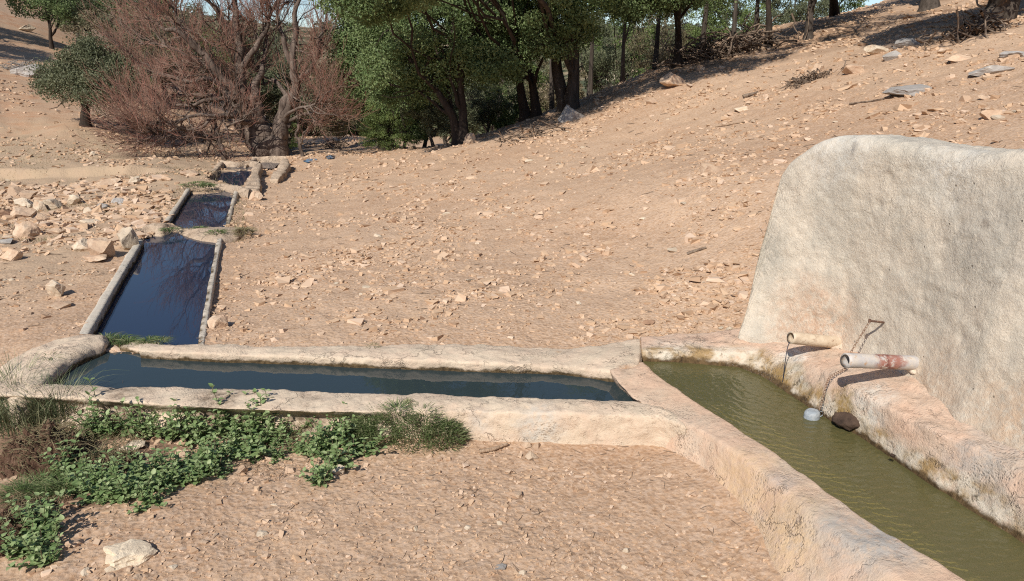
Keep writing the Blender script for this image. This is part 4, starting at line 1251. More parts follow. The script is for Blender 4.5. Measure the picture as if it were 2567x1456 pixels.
# gravel: uncountable crumbs and flakes of the same earth
def gravel():
    g = np.random.default_rng(5)
    n = 190000
    th = R(1) * g.uniform(-37, 37, n)
    r = np.exp(g.uniform(math.log(2.3), math.log(34), n))
    x, y = r * np.sin(th), r * np.cos(th)
    keep = np.ones(n, bool)
    for poly, _ in FOOT: keep &= ~in_poly(x, y, poly)
    wallpoly = [tuple(a0 + wnrm * .1), tuple(a0 + wd * 4 + wnrm * .1), tuple(a0 + wd * 4 - wnrm * .6), tuple(a0 - wnrm * .5)]
    keep &= ~in_poly(x, y, wallpoly)
    # patchy: trampled smooth places and gravelly ones
    den = .16 + 1.25 * fbm2(x, y, .9, 3, 77) + .55 * fbm2(x, y, 3.5, 2, 79)
    keep &= g.uniform(0, 1, n) < np.clip(den, .05, 1)
    foreground = y < 4.2
    keep &= ~(foreground & (g.uniform(0, 1, n) < .45))
    x, y, r = x[keep], y[keep], r[keep]
    e_ = np.zeros(len(x))
    m = 6500
    ue = np.concatenate([g.uniform(-60, 430, m), g.uniform(560, 1870, m), g.uniform(1300, 2600, m // 2)])
    ve = np.concatenate([g.uniform(448, 640, m), g.normal(705, 45, m), g.uniform(60, 340, m // 2)])
    dd = np.stack([(ue - CX) / F, CP - (ve - CY) / F * SP, -SP - (ve - CY) / F * CP], -1)
    zz_ = np.where(np.arange(len(ue)) < m, .05, np.where(np.arange(len(ue)) < 2 * m, .28, 1.5))
    tt_ = (zz_ - H) / dd[:, 2]
    xe, ye_ = dd[:, 0] * tt_, dd[:, 1] * tt_
    ok = (tt_ > 0) & (ye_ > 4.9) & (ye_ < 22) & (fbm2(xe, ye_, 1.3, 3, 71) > np.where(np.arange(len(ue)) < m, -.1, .04)) & (np.hypot(xe, ye_) < 26)
    for poly, _ in FOOT: ok &= ~in_poly(xe, ye_, poly)
    ok &= ~in_poly(xe, ye_, wallpoly)
    x = np.concatenate([x, xe[ok]]); y = np.concatenate([y, ye_[ok]]); r = np.hypot(x, y)
    big = np.concatenate([np.ones(len(e_)), g.uniform(.9, 2.1, ok.sum())])
    n = len(x)
    z = ground_z(x, y)
    s = big * np.clip(.00155 * r * np.exp(np.clip(g.normal(0, .55, n), -1.3, 1.25)), .003, .05)
    cube = np.array([[i, j, k_] for i in (-1, 1) for j in (-1, 1) for k_ in (-1, 1)], float) * .6
    cf = np.array([[0, 1, 3, 2], [4, 6, 7, 5], [0, 4, 5, 1], [2, 3, 7, 6], [0, 2, 6, 4], [1, 5, 7, 3]])
    P = cube[None] + g.uniform(-.38, .38, (n, 8, 3))
    P[:, :, 2] *= g.uniform(.25, .85, n)[:, None]
    P[:, :, 0] *= g.uniform(.8, 1.9, n)[:, None]
    a = g.uniform(0, 6.28, n); b = g.normal(0, .22, n)
    ca, sa, cb, sb = np.cos(a)[:, None], np.sin(a)[:, None], np.cos(b)[:, None], np.sin(b)[:, None]
    X, Y, Z = P[..., 0], P[..., 1], P[..., 2]
    X, Z = X * cb - Z * sb, X * sb + Z * cb
    X, Y = X * ca - Y * sa, X * sa + Y * ca
    P = np.stack([X, Y, Z], -1) * s[:, None, None]
    P += np.stack([x, y, z + s * .12], -1)[:, None]
    Fg = (cf[None] + (np.arange(n) * 8)[:, None, None]).reshape(-1, 4)
    k = NT('gravel')
    at = k.attr()
    c = k.mix(k.mapr(at, 0, .5), (.40, .258, .162), (.51, .352, .228))
    c = k.mix(k.mapr(at, .5, 1), c, (.58, .43, .315))
    k.fin(c, .92, None, .15)
    o = mesh_np('gravel', P.reshape(-1, 3), Fg, k.m, attr=np.repeat(np.clip(g.normal(.5, .25, n) + (big > 1) * .08, 0, 1), 8), kind='stuff')
    tag(o, 'loose crumbs, chips and flakes of pinkish earth and stone strewn over the whole bare ground', 'gravel')
gravel()
# ------------------------------------------------------------------ foliage helpers
def leaf_mat(name, cols, trans=.25, rough=.55):
    k = NT(name)
    at = k.attr()
    c = k.mix(k.mapr(at, .0, .5), cols[0], cols[1])
    c = k.mix(k.mapr(at, .5, 1.0), c, cols[2])
    k.put(k.bsdf.inputs['Base Color'], c)
    k.bsdf.inputs['Roughness'].default_value = rough
    k.bsdf.inputs['Specular IOR Level'].default_value = .35
    tr = k.n('ShaderNodeBsdfTranslucent'); k.l(c, tr.inputs[0])
    ms = k.n('ShaderNodeMixShader'); ms.inputs[0].default_value = trans
    k.l(k.bsdf.outputs[0], ms.inputs[1]); k.l(tr.outputs[0], ms.inputs[2])
    k.l(ms.outputs[0], k.out.inputs['Surface'])
    return k.m
def bark_mat(name, a, b, scale=14):
    k = NT(name)
    vec = k.vscale(k.tc, (1, 1, .25))
    n = k.noise(scale, 6, .7, vec=vec)
    c = k.mix(k.ramp(n, .38, .62), a, b)
    return k.fin(c, .95, k.bump(n, .9, .03), .1)

def leaves_at(C, size, g, asp=.55, up=.35, fold=.25, rn=None, spread=None):
    """quads (folded rhombi) at points C with random orientation"""
    n = len(C)
    d = g.normal(size=(n, 3)); d[:, 2] += up
    d /= np.linalg.norm(d, axis=1, keepdims=True)
    q = g.normal(size=(n, 3)); q[:, 2] *= .6
    s = np.cross(d, q); s /= np.linalg.norm(s, axis=1, keepdims=True) + 1e-9
    nn = np.cross(d, s)
    L = size * g.uniform(.65, 1.3, n)[:, None]
    W = L * asp * .5
    V = np.stack([C - d * L * .5, C + s * W + nn * W * fold * 2, C + d * L * .5, C - s * W + nn * W * fold * 2], 1).reshape(-1, 3)
    Fq = np.arange(n * 4).reshape(n, 4)
    r = g.uniform(0, 1, n) if rn is None else rn
    return V, Fq, np.repeat(r, 4)

def crown_points(g, lobes, n, clump=.28, nclump=70, shell=.55, flat=.7, tint=True):
    """points in clumps spread through ellipsoid lobes; returns pts, tint"""
    lobes = [(np.array(c, float), np.array(r, float)) for c, r in lobes]
    vol = np.array([np.prod(r) ** .66 for _, r in lobes]); vol /= vol.sum()
    P, T = [], []
    for (c, r), w in zip(lobes, vol):
        nc = max(4, int(nclump * w))
        d = g.normal(size=(nc, 3)); d /= np.linalg.norm(d, axis=1, keepdims=True)
        rad = shell + (1 - shell) * g.uniform(0, 1, nc) ** .6
        cc = c + d * r * rad[:, None]
        m = max(1, int(n * w / nc))
        sc = clump * g.uniform(.6, 1.35, nc)
        off = g.normal(size=(nc, m, 3)); off /= np.linalg.norm(off, axis=2, keepdims=True)
        off *= (g.uniform(0, 1, (nc, m)) ** .45)[..., None]
        off *= np.array([1, 1, flat])
        pts = cc[:, None] + off * sc[:, None, None]
        P.append(pts.reshape(-1, 3))
        T.append(np.repeat(np.clip(g.normal(.5, .16, nc), 0, 1), m))
    P = np.concatenate(P); T = np.concatenate(T)
    T = np.clip(T + g.normal(0, .14, len(T)), 0, 1)
    return P, T

def curve_pts(p0, p1, g, wob=.06, n=7, sag=0.0):
    p0, p1 = np.array(p0, float), np.array(p1, float)
    t = np.linspace(0, 1, n)[:, None]
    L = np.linalg.norm(p1 - p0)
    P = p0 * (1 - t) + p1 * t
    w = g.normal(size=(n, 3)) * wob * L
    w = smooth_axis0(w, 1)
    w[0] = 0; w[-1] = 0
    P = P + w
    P[:, 2] += sag * L * np.sin(t[:, 0] * math.pi)
    return P

oak_bark = bark_mat('oak_bark', (.050, .040, .032), (.105, .085, .070))
dark_bark = bark_mat('dark_bark', (.028, .021, .017), (.060, .046, .036))
pale_bark = bark_mat('pale_bark', (.15, .125, .10), (.24, .20, .165))
oak_leaf = leaf_mat('oak_leaf', [(.075, .112, .040), (.145, .205, .075), (.25, .30, .13)])
oak_leaf2 = leaf_mat('oak_leaf_grey', [(.075, .090, .045), (.135, .150, .080), (.21, .21, .12)])
oak_leaf3 = leaf_mat('oak_leaf_dry', [(.10, .090, .045), (.17, .145, .080), (.24, .18, .11)])
bush_leaf = leaf_mat('bush_leaf', [(.07, .11, .03), (.13, .18, .055), (.20, .25, .08)])

def tree(name, base, label, lobes, trunk_r, bark, leafm, seed, nleaf=14000, lsize=.065, nclump=80, clump=.33, stems=None, cat='tree', group=None, shell=.5, limb_n=9, crown_name='crown'):
    g = np.random.default_rng(seed)
    base = np.array(base, float)
    root = empty(name, tuple(base), label, cat, group)
    mb = MB()
    lob = [(np.array(c), np.array(r)) for c, r in lobes]
    if stems is None:
        c0 = lob[0][0]
        stems = [[base, (base * .6 + c0 * .4) + g.normal(size=3) * .1, c0]]
    for S in stems:
        P = densify(np.array(S, float), [6] * (len(S) - 1))
        P = smooth_axis0(P, 4)
        P += smooth_axis0(g.normal(size=P.shape) * .05, 2) * np.linspace(0, 1, len(P))[:, None]
        P = np.concatenate([P[:1] - np.array([[0, 0, .25]]), P])
        tt = np.linspace(0, 1, len(P))
        rad = trunk_r * (1 - .72 * tt) * (1 + .7 * np.exp(-tt * 14))
        mb.tube(P, rad, 10)
        for _ in range(limb_n):
            i = g.integers(len(P) // 3, len(P))
            c, r = lob[g.integers(len(lob))]
            d = g.normal(size=3); d /= np.linalg.norm(d)
            e = c + d * r * .8
            if e[2] < P[i][2] - .4: e[2] = P[i][2] + .1
            Q = curve_pts(P[i], e, g, .07, 8, .05)
            mb.tube(Q, np.linspace(rad[i] * .55, .010, 8), 5)
            for _k in range(3):
                j = g.integers(3, 8)
                e2 = Q[j] + g.normal(size=3) * r * .35
                mb.tube(curve_pts(Q[j], e2, g, .08, 5), np.linspace(.016, .006, 5), 4)
    mb.build('trunk', bark, root)
    P, T = crown_points(g, lob, nleaf, clump, nclump, shell)
    V, Fq, rn = leaves_at(P, lsize, g, rn=T)
    mesh_np(crown_name, V, Fq, leafm, parent=root, attr=rn)
    return root

def pxl(u, v, y, ru, rv, ry=None):
    """lobe: centre at pixel (u,v), depth y, radii in pixels"""
    c = PY(u, v, y)
    s_ = (c[1] / ray(u, v)[1]) / F
    return (c, np.array([ru * s_, (ru * s_ * .85) if ry is None else ry, rv * s_]))

# ------------------------------------------------------------------ the oaks along the ridge
OG = 'oaks along the ridge'
def at(u, v): return hit(u, v)
def caster(u, v, h, r, rz=None):
    p = hit(u, v) + np.array(sv) * (h / sv.z)
    return (p, np.array([r, r, rz or r * .6]))
b = at(1162, 356)
tree('oak_tree', b, 'leafy green oak at the low end of the ridge, its crown filling the centre top', [pxl(1120, 110, 17.3, 150, 130), pxl(1010, 180, 17.6, 105, 85), pxl(1210, 170, 16.8, 105, 60), pxl(1230, 20, 17.6, 130, 110), pxl(1000, 30, 18.0, 120, 110), caster(1110, 362, 2.8, .8), caster(1180, 345, 3.0, 1.1)],
     .12, dark_bark, oak_leaf, 1, 92000, .064, 340, .38, stems=[[b, PY(1160, 260, b[1]), PY(1150, 150, b[1]), PY(1130, 60, b[1])], [b + [-.12, .1, 0], PY(1135, 290, b[1]), PY(1090, 220, b[1]), PY(1020, 150, b[1])]], group=OG)
b = at(960, 378)
tree('oak_tree', b, 'dense green oak left of centre, its foliage reaching down to the valley bushes', [pxl(940, 150, 20.5, 100, 150), pxl(985, 260, 20.3, 65, 70), pxl(925, 60, 20.8, 65, 105), pxl(880, 180, 21.0, 50, 50)], .12, dark_bark, oak_leaf, 2, 60000, .068, 260, .38, group=OG)
b = at(1345, 290)
tree('oak_tree', b, 'oak with a forked dark stem, second from the low end of the ridge', [pxl(1330, 90, 17.2, 115, 75), pxl(1400, 40, 17.0, 110, 90), pxl(1270, 60, 17.8, 90, 80), caster(1300, 318, 3.4, 1.1), caster(1230, 335, 3.2, .9)], .12, dark_bark, oak_leaf, 3, 34000, .064, 160, .34,
     stems=[[b, PY(1335, 210, b[1]), PY(1310, 130, b[1]), PY(1300, 30, b[1])], [b + [-.25, .15, 0], PY(1300, 210, b[1]), PY(1305, 140, b[1]), PY(1270, 60, b[1])]], group=OG)
b = at(1432, 275)
tree('oak_tree', b, 'oak with one straight thick trunk beside the shaded boulder', [pxl(1450, -20, 17.0, 130, 90), pxl(1360, -30, 16.8, 110, 70), pxl(1420, 90, 17.6, 50, 40), caster(1400, 296, 3.8, 1.1), caster(1480, 262, 4.0, .9)], .17, oak_bark, oak_leaf, 4, 26000, .064, 130, .34,
     stems=[[b, PY(1438, 180, b[1]), PY(1442, 60, b[1]), PY(1440, -60, b[1])], [b + [-.1, .3, .0], PY(1395, 180, b[1] + .2), PY(1390, 60, b[1] + .2), PY(1370, -40, b[1] + .2)]], group=OG)
b = at(1525, 222)
tree('oak_tree', b, 'oak with a long pale trunk leaning right, under the dark canopy', [pxl(1590, -50, 17.2, 150, 90), caster(1530, 240, 4.2, 1.0), caster(1600, 212, 4.4, 1.0)], .15, oak_bark, oak_leaf, 5, 30000, .064, 150, .34,
     stems=[[b, PY(1545, 130, b[1]), PY(1565, 40, b[1]), PY(1600, -60, b[1])], [PY(1552, 105, b[1]), PY(1530, 30, b[1]), PY(1505, -40, b[1])]], group=OG)
b = at(1588, 192)
tree('oak_tree', b, 'slender dark oak with a curved trunk beside the white boulder', [pxl(1610, -40, 18.6, 110, 90), pxl(1560, 0, 19.2, 60, 40)], .09, dark_bark, oak_leaf, 6, 20000, .064, 110, .32,
     stems=[[b, PY(1600, 130, b[1]), PY(1585, 60, b[1]), PY(1590, -50, b[1])]], group=OG)
b = at(1697, 168)
tree('oak_tree', b, 'straight dark oak standing at the edge of the sunny slope, right of the white boulder', [pxl(1740, -60, 17.5, 140, 80), caster(1720, 182, 4.6, 1.0), caster(1800, 165, 4.6, .9), caster(1660, 200, 4.2, .7)], .10, dark_bark, oak_leaf, 7, 26000, .064, 130, .32,
     stems=[[b, PY(1702, 90, b[1]), PY(1698, 10, b[1]), PY(1700, -70, b[1])]], group=OG)
b = at(1926, 122)
tree('oak_tree', b, 'thin straight oak trunk on the slope, fourth from the upper end', [pxl(1930, -130, 18.0, 130, 85), pxl(2010, -110, 18, 80, 50), caster(1870, 150, 4.6, .9), caster(1960, 122, 4.6, .6)], .09, dark_bark, oak_leaf, 8, 12000, .07, 90, .34,
     stems=[[b, PY(1928, 50, b[1]), PY(1922, -20, b[1]), PY(1930, -120, b[1])]], group=OG)
b = at(2026, 96)
tree('oak_tree', b, 'oak with a pale brown trunk and a rooted dirt foot, on the open slope', [pxl(2060, -130, 18.0, 130, 80), caster(2110, 85, 4.8, .6, .2), caster(2190, 65, 5, .5, .2), caster(2260, 45, 5, .5, .2)], .10, oak_bark, oak_leaf, 9, 12000, .07, 80, .34,
     stems=[[b, PY(2032, 30, b[1]), PY(2038, -50, b[1]), PY(2050, -140, b[1])]], group=OG)
b = at(2092, 40)
tree('oak_tree', b, 'oak high on the slope with a shaggy dark foot, only its trunk base in view', [pxl(2110, -190, 19.0, 130, 80)], .14, dark_bark, oak_leaf, 10, 10000, .07, 80, .34, group=OG)
b = at(2330, 22)
tree('oak_tree', b, 'oak at the top edge of the photo with exposed roots', [pxl(2350, -210, 20.0, 150, 90)], .22, oak_bark, oak_leaf, 11, 10000, .07, 80, .36, group=OG)
b = at(2470, 62)
tree('oak_tree', b, 'big oak at the upper right whose roots grip the rocks above the dark shadow', [pxl(2470, -200, b[1] - .2, 170, 95), pxl(2330, -215, b[1] - .5, 120, 70), pxl(2600, -180, b[1], 140, 80), caster(2290, 88, 3.6, .7, .4), caster(2370, 62, 4.2, 1.1, .5), caster(2470, 30, 4.4, 1.2, .5), caster(2560, 10, 4.6, 1.2, .5), caster(2400, 86, 4.0, .8, .4)], .22, oak_bark, oak_leaf, 12, 90000, .08, 300, .40, group=OG,
     stems=[[b, PY(2500, 20, b[1]), PY(2510, -60, b[1]), PY(2480, -200, b[1])], [b + [.35, .1, 0], PY(2530, 20, b[1]), PY(2560, -60, b[1]), PY(2600, -160, b[1])]])
pl_ = hit(-230, 150)
tree('oak_tree', pl_, 'oak just outside the left edge of the photo, shading the left bank', [caster(30, 88, 4.0, 1.6, .6), caster(90, 100, 3.6, 1.3, .5), caster(-40, 120, 4.2, 1.7, .7), caster(60, 126, 3.4, 1.0, .4)], .2, dark_bark, oak_leaf, 13, 40000, .09, 140, .5)
# exposed roots and dead brush on the slope
def brush(u, v, w, h, n, label, mat, seed, name='brush_pile', cat='brush', ln=.35, rad=.008):
    g = np.random.default_rng(seed)
    p = hit(u, v); s_ = (p[1] / ray(u, v)[1]) / F
    root = np.array(p)
    mb = MB()
    for _ in range(n):
        x = g.normal() * w * s_ * .35; y = g.normal() * w * s_ * .2
        z = gz(p[0] + x, p[1] + y)
        c = np.array([p[0] + x, p[1] + y, z + abs(g.normal()) * h * s_ * .45])
        d = g.normal(size=3); d[2] *= .45; d /= np.linalg.norm(d)
        L = ln * g.uniform(.4, 1.4)
        mb.tube(curve_pts(c - d * L / 2, c + d * L / 2, g, .09, 6), np.linspace(rad, rad * .4, 6) * g.uniform(.6, 1.5), 4)
    o = mb.build(name, mat, loc=root)
    tag(o, label, cat, kind='stuff' if n > 60 and name != 'shrub' else None)
    return o
twig_m = bark_mat('dead_wood', (.11, .075, .055), (.25, .19, .14), 20)
greyt_m = bark_mat('grey_twigs', (.18, .16, .14), (.34, .31, .28), 20)
brush(1830, 138, 190, 60, 170, 'tangle of dead branches under the ridge trees, left of the thin straight oak', twig_m, 31, ln=.9, rad=.02)
brush(1740, 150, 90, 45, 60, 'smaller heap of dead branches right of the straight dark oak', twig_m, 32, ln=.6, rad=.016)
brush(2030, 205, 90, 14, 90, 'flat mat of dark dead twigs on the slope below the ridge shadow', twig_m, 33, ln=.3, rad=.01)
brush(2440, 90, 120, 40, 90, 'knot of exposed roots and brush beside the big upper right oak', twig_m, 34, ln=.5, rad=.018)
brush(1550, 178, 120, 30, 70, 'dead branches lying behind the white boulder', twig_m, 35, ln=.8, rad=.02)
brush(75, 185, 90, 30, 160, 'grey dry brush lying on the left bank above the small evergreen', greyt_m, 36, ln=.5, rad=.012)
brush(700, 1062, 95, 50, 150, 'dry reddish stems tangled against the trough front above the plants', twig_m, 39, ln=.10, rad=.0016, name='dry_stems')
brush(300, 1040, 170, 50, 260, 'dead brown runners hanging on the trough front at its left part', twig_m, 40, ln=.12, rad=.0016, name='dry_stems')
brush(620, 1170, 330, 16, 240, 'fine dead stems along the lower edge of the plants', twig_m, 41, ln=.09, rad=.0012, name='dry_stems')
brush(1320, 345, 120, 16, 40, 'roots and sticks along the lower edge of the ridge shadow', twig_m, 37, ln=.5, rad=.014)
def stick(pix, r, label, seed, mat=None, z=None):
    g = np.random.default_rng(seed)
    P = []
    for q in pix:
        p = hit(*q); p[2] = gz(p[0], p[1]) + r * (1.0 if len(q) < 3 else q[2]); P.append(p)
    P = densify(np.array(P), [5] * (len(P) - 1)); P = smooth_axis0(P, 2)
    mb = MB(); mb.tube(P, r * (1 + .35 * fbm(P * 9, 2, seed)) * np.linspace(1.0, .6, len(P)), 8)
    o = mb.build('driftwood', mat or twig_m, loc=P[0]); tag(o, label, 'stick')
    return o
wood_tan = bark_mat('bleached_wood', (.30, .20, .13), (.45, .33, .23), 16)
stick([(1202, 1136), (1235, 1132), (1272, 1118)], .016, 'short gnarled piece of driftwood on the dirt before the foreground trough', 1, wood_tan)
stick([(1862, 250), (1885, 243), (1900, 238)], .035, 'dark driftwood piece on the slope above the pale oval stone', 2)
stick([(1793, 318), (1840, 312), (1900, 300)], .014, 'long thin pale branch lying across the slope left of the slab wall', 3, wood_tan)
stick([(1722, 642), (1750, 634), (1770, 628)], .014, 'dark bent twig on the bare slope beside a pale flat stone', 4)
stick([(1205, 578), (1240, 577)], .008, 'thin straight stick in the middle of the bare slope', 5, wood_tan)
stick([(2130, 262), (2180, 258), (2230, 250)], .015, 'dark branch on the upper slope below the tan slab', 6)

# ------------------------------------------------------------------ background wood beyond the ridge and behind the bare tree
bgt = {}
def bg_tree(name, label, u, v, y, h, w, variant, seed, group):
    key = variant
    p = hit(u, v) if y is None else None
    if y is not None:
        d = ray(u, v); x = d[0] / d[1] * y
        p = np.array([x, y, gz(x, y)])
    if key not in bgt:
        lm, bk = [(oak_leaf, dark_bark), (oak_leaf2, oak_bark), (oak_leaf3, oak_bark), (bush_leaf, dark_bark), (oak_leaf, oak_bark)][key]
        shape = [
            [((0, 0, .62), (.42, .42, .28)), ((.22, -.1, .5), (.28, .28, .2)), ((-.22, .05, .52), (.26, .26, .22))],
            [((0, 0, .60), (.45, .45, .33)), ((.2, 0, .4), (.3, .3, .22))],
            [((0, 0, .5), (.45, .45, .42)), ((-.2, 0, .35), (.3, .3, .25))],
            [((0, 0, .45), (.5, .5, .42)), ((.2, 0, .3), (.32, .32, .28))],
            [((0, 0, .86), (.34, .34, .15)), ((.1, -.1, .76), (.28, .28, .11))]][key]
        S = 3.6
        lob = [(np.array(c) * S, np.array(r) * S) for c, r in shape]
        t = tree(name, (0, 0, 0), label, lob, .10, bk, lm, 100 + key, 12000, .078, 90, .32, group=group)
        bgt[key] = t
    else:
        t = copy_tree(bgt[key])
        t.name = name
    t['label'] = label; t['group'] = group
    t.location = tuple(p)
    t.scale = (w / 3.6, w / 3.6, h / 3.6)
    if v == 200: t.scale = (w / 4.2, w / 4.2, h / 3.9)
    t.rotation_euler = (0, 0, random.uniform(0, 6.28))
    return t
BGT = 'trees behind the bare tree'
BT = [
 (130, 122, None, 3.6, 3.6, 0, 'dark green oak with a short trunk on the left bank below the plateau'),
 (235, 110, 38, 5.4, 4.2, 0, 'tall dark oak right of the left bank oak, its top against the sky'),
 (365, 150, 44, 6.0, 4.6, 0, 'tall oak behind the upper left of the bare tree, its top cut by the sky'),
 (300, 180, 36, 3.6, 4.4, 1, 'olive green oak between the two tall oaks at the upper left'),
 (200, 140, 40, 3.4, 3.6, 1, 'round olive oak low behind the left bank oak'),
 (330, 250, 28, 3.3, 4.2, 2, 'dry brownish oak scrub behind the small evergreen, on its right'),
 (420, 260, 29, 3.2, 4.2, 1, 'olive oak scrub behind the left half of the bare tree'),
 (510, 260, 31, 3.6, 4.4, 3, 'grey-green oak behind the middle of the bare tree'),
 (600, 270, 32, 3.6, 4.4, 1, 'grey-green oak right behind the bare tree trunk'),
 (440, 150, 48, 5.2, 5.6, 1, 'far olive oak above the left half of the bare tree'),
 (540, 150, 52, 4.6, 6.0, 2, 'far brown oak above the middle of the bare tree'),
 (640, 150, 50, 4.2, 6.0, 1, 'far olive oak above the right half of the bare tree'),
 (700, 260, 33, 4.0, 4.4, 1, 'grey-green oak right of the bare tree trunk'),
 (790, 260, 34, 4.4, 4.4, 2, 'rusty brown oak scrub between the bare tree and the green oaks'),
 (740, 150, 52, 4.4, 6.2, 2, 'far brown oak on the ridge right of the bare tree'),
 (840, 150, 48, 5.0, 5.6, 1, 'far olive oak beside the dense green oak'),
 (870, 260, 36, 4.4, 3.4, 0, 'dark green oak in the valley just left of the dense green oak'),
 (15, 60, 60, 3.2, 4.0, 0, 'small dark tree at the upper left corner of the photo'),
 (60, 60, 75, 2.8, 4.0, 1, 'small olive tree on the far field at the upper left'),
]
for i, (u, v, y, h, w, k_, lab) in enumerate(BT):
    bg_tree('oak_tree', lab, u, v, y, h, w, k_, i, BGT)
BR = 'trees in the wood beyond the ridge'
BW = [
 (1120, 27, 3.4, 3.6, 1, 'grey-green oak low behind the leftmost ridge oak'), (1225, 28, 3.8, 3.4, 1, 'grey-green oak behind the gap between the first two ridge oaks'), (1290, 30, 4.4, 3.6, 3, 'light green oak behind the forked oak'),
 (1380, 29, 3.8, 3.4, 2, 'oak with dry brown leaves behind the straight thick trunk'), (1480, 30, 4.4, 3.6, 1, 'grey-green oak just right of the straight thick trunk'),
 (1560, 33, 5.0, 4.2, 3, 'light green oak behind the leaning trunk'), (1650, 30, 4.2, 3.2, 2, 'small dry-leaved oak left of the straight dark oak'), (1740, 34, 4.8, 4.2, 1, 'grey-green oak behind the straight dark oak'), (1810, 29, 3.6, 3.4, 3, 'light green oak behind the dead branches'),
 (1880, 33, 4.0, 3.8, 1, 'grey-green oak left of the thin straight oak'), (1975, 34, 4.0, 3.8, 1, 'grey-green oak between the thin oak and the pale brown trunk'), (2060, 36, 4.0, 4.0, 3, 'light green oak behind the pale brown trunk'),
 (1480, 20.5, 6.4, 3.0, 4, 'high-crowned oak behind the straight thick trunk'), (1640, 20.5, 6.2, 3.0, 4, 'high-crowned oak left of the straight dark oak'), (1755, 20.5, 6.2, 3.0, 4, 'high-crowned oak right of the straight dark oak'),
 (1830, 21, 6.0, 2.8, 4, 'high-crowned oak rising from the dead branches'), (1885, 20.0, 6.0, 2.6, 4, 'slim oak immediately left of the thin straight oak'), (1385, 21, 6.4, 3.0, 4, 'high-crowned oak left of the straight thick trunk'),
 (1560, 24, 6.6, 3.0, 4, 'high-crowned oak between leaning and curved trunks'), (1250, 22, 5.4, 3.2, 4, 'high-crowned oak closing the canopy between the first two ridge oaks'),
]
for i, (u, y, h, w, k_, lab) in enumerate(BW):
    bg_tree('oak_tree', lab, u, 200, y, h, w, k_, 50 + i, BR)
BV = 'bushes in the valley below the ridge'
for i, (u, v, y, h, w, k_, lab) in enumerate([
 (975, 352, 19.6, 1.3, 1.5, 3, 'yellow-green bush at the valley edge below the dense green oak'), (1010, 330, 19.5, 1.9, 1.9, 3, 'green bush behind the grey twiggy shrub'), (1085, 320, 19.0, 1.6, 1.7, 1, 'grey-green bush just left of the leftmost ridge oak trunk'),
  (1060, 300, 22.0, 2.4, 2.4, 1, 'pale green bush deeper behind the grey twiggy shrub'), (1220, 290, 20.5, 1.5, 1.6, 1, 'low grey-green bush under the second ridge oak'),
 (1270, 290, 20.8, 1.4, 1.5, 3, 'low green bush left of the forked oak'), (715, 335, 20.8, 1.0, .8, 3, 'small dark evergreen shrub right of the bare tree trunk')]):
    bg_tree('bush', lab, u, v, y, h, w, k_, 80 + i, BV)['category'] = 'bush'
# far scrub covering the plateau: nobody could count it
def far_scrub():
    g = np.random.default_rng(9)
    n = 1500
    th = R(1) * g.uniform(-46, 46, n); r = np.exp(g.uniform(math.log(70), math.log(420), n))
    x, y = r * np.sin(th), r * np.cos(th)
    den = fbm2(x, y, .02, 3, 91)
    keep = den > -.12
    x, y, r = x[keep], y[keep], r[keep]
    z = ground_z(x, y)
    P, T = [], []
    for xi, yi, zi, ri in zip(x, y, z, r):
        m = 60
        q = g.normal(size=(m, 3)); q /= np.linalg.norm(q, axis=1, keepdims=True)
        s_ = g.uniform(1.2, 2.6)
        P.append(np.array([xi, yi, zi + s_ * .5]) + q * np.array([s_, s_, s_ * .8]) * g.uniform(.5, 1, (m, 1)))
        T.append(np.full(m, g.uniform(0, 1)))
    V, Fq, rn = leaves_at(np.concatenate(P), 1.0, g, asp=.9, rn=np.concatenate(T))
    o = mesh_np('distant_scrub', V, Fq, oak_leaf2, attr=rn, kind='stuff')
    tag(o, 'dark oak scrub dotted over the far plateau under the skyline', 'scrub')
far_scrub()

# ------------------------------------------------------------------ small evergreen on the left
b = at(214, 317)
tree('evergreen_tree', b, 'small olive evergreen with a short dark leaning trunk on the left bank', [pxl(200, 190, 20.0, 85, 75), pxl(255, 225, 19.6, 75, 50), pxl(150, 200, 20.4, 55, 45), pxl(300, 190, 20.3, 50, 55), pxl(230, 140, 20.4, 55, 40)],
     .13, dark_bark, oak_leaf2, 21, 30000, .055, 120, .38, shell=.35, stems=[[b, PY(214, 270, b[1]), PY(228, 230, b[1]), PY(210, 170, b[1])]])

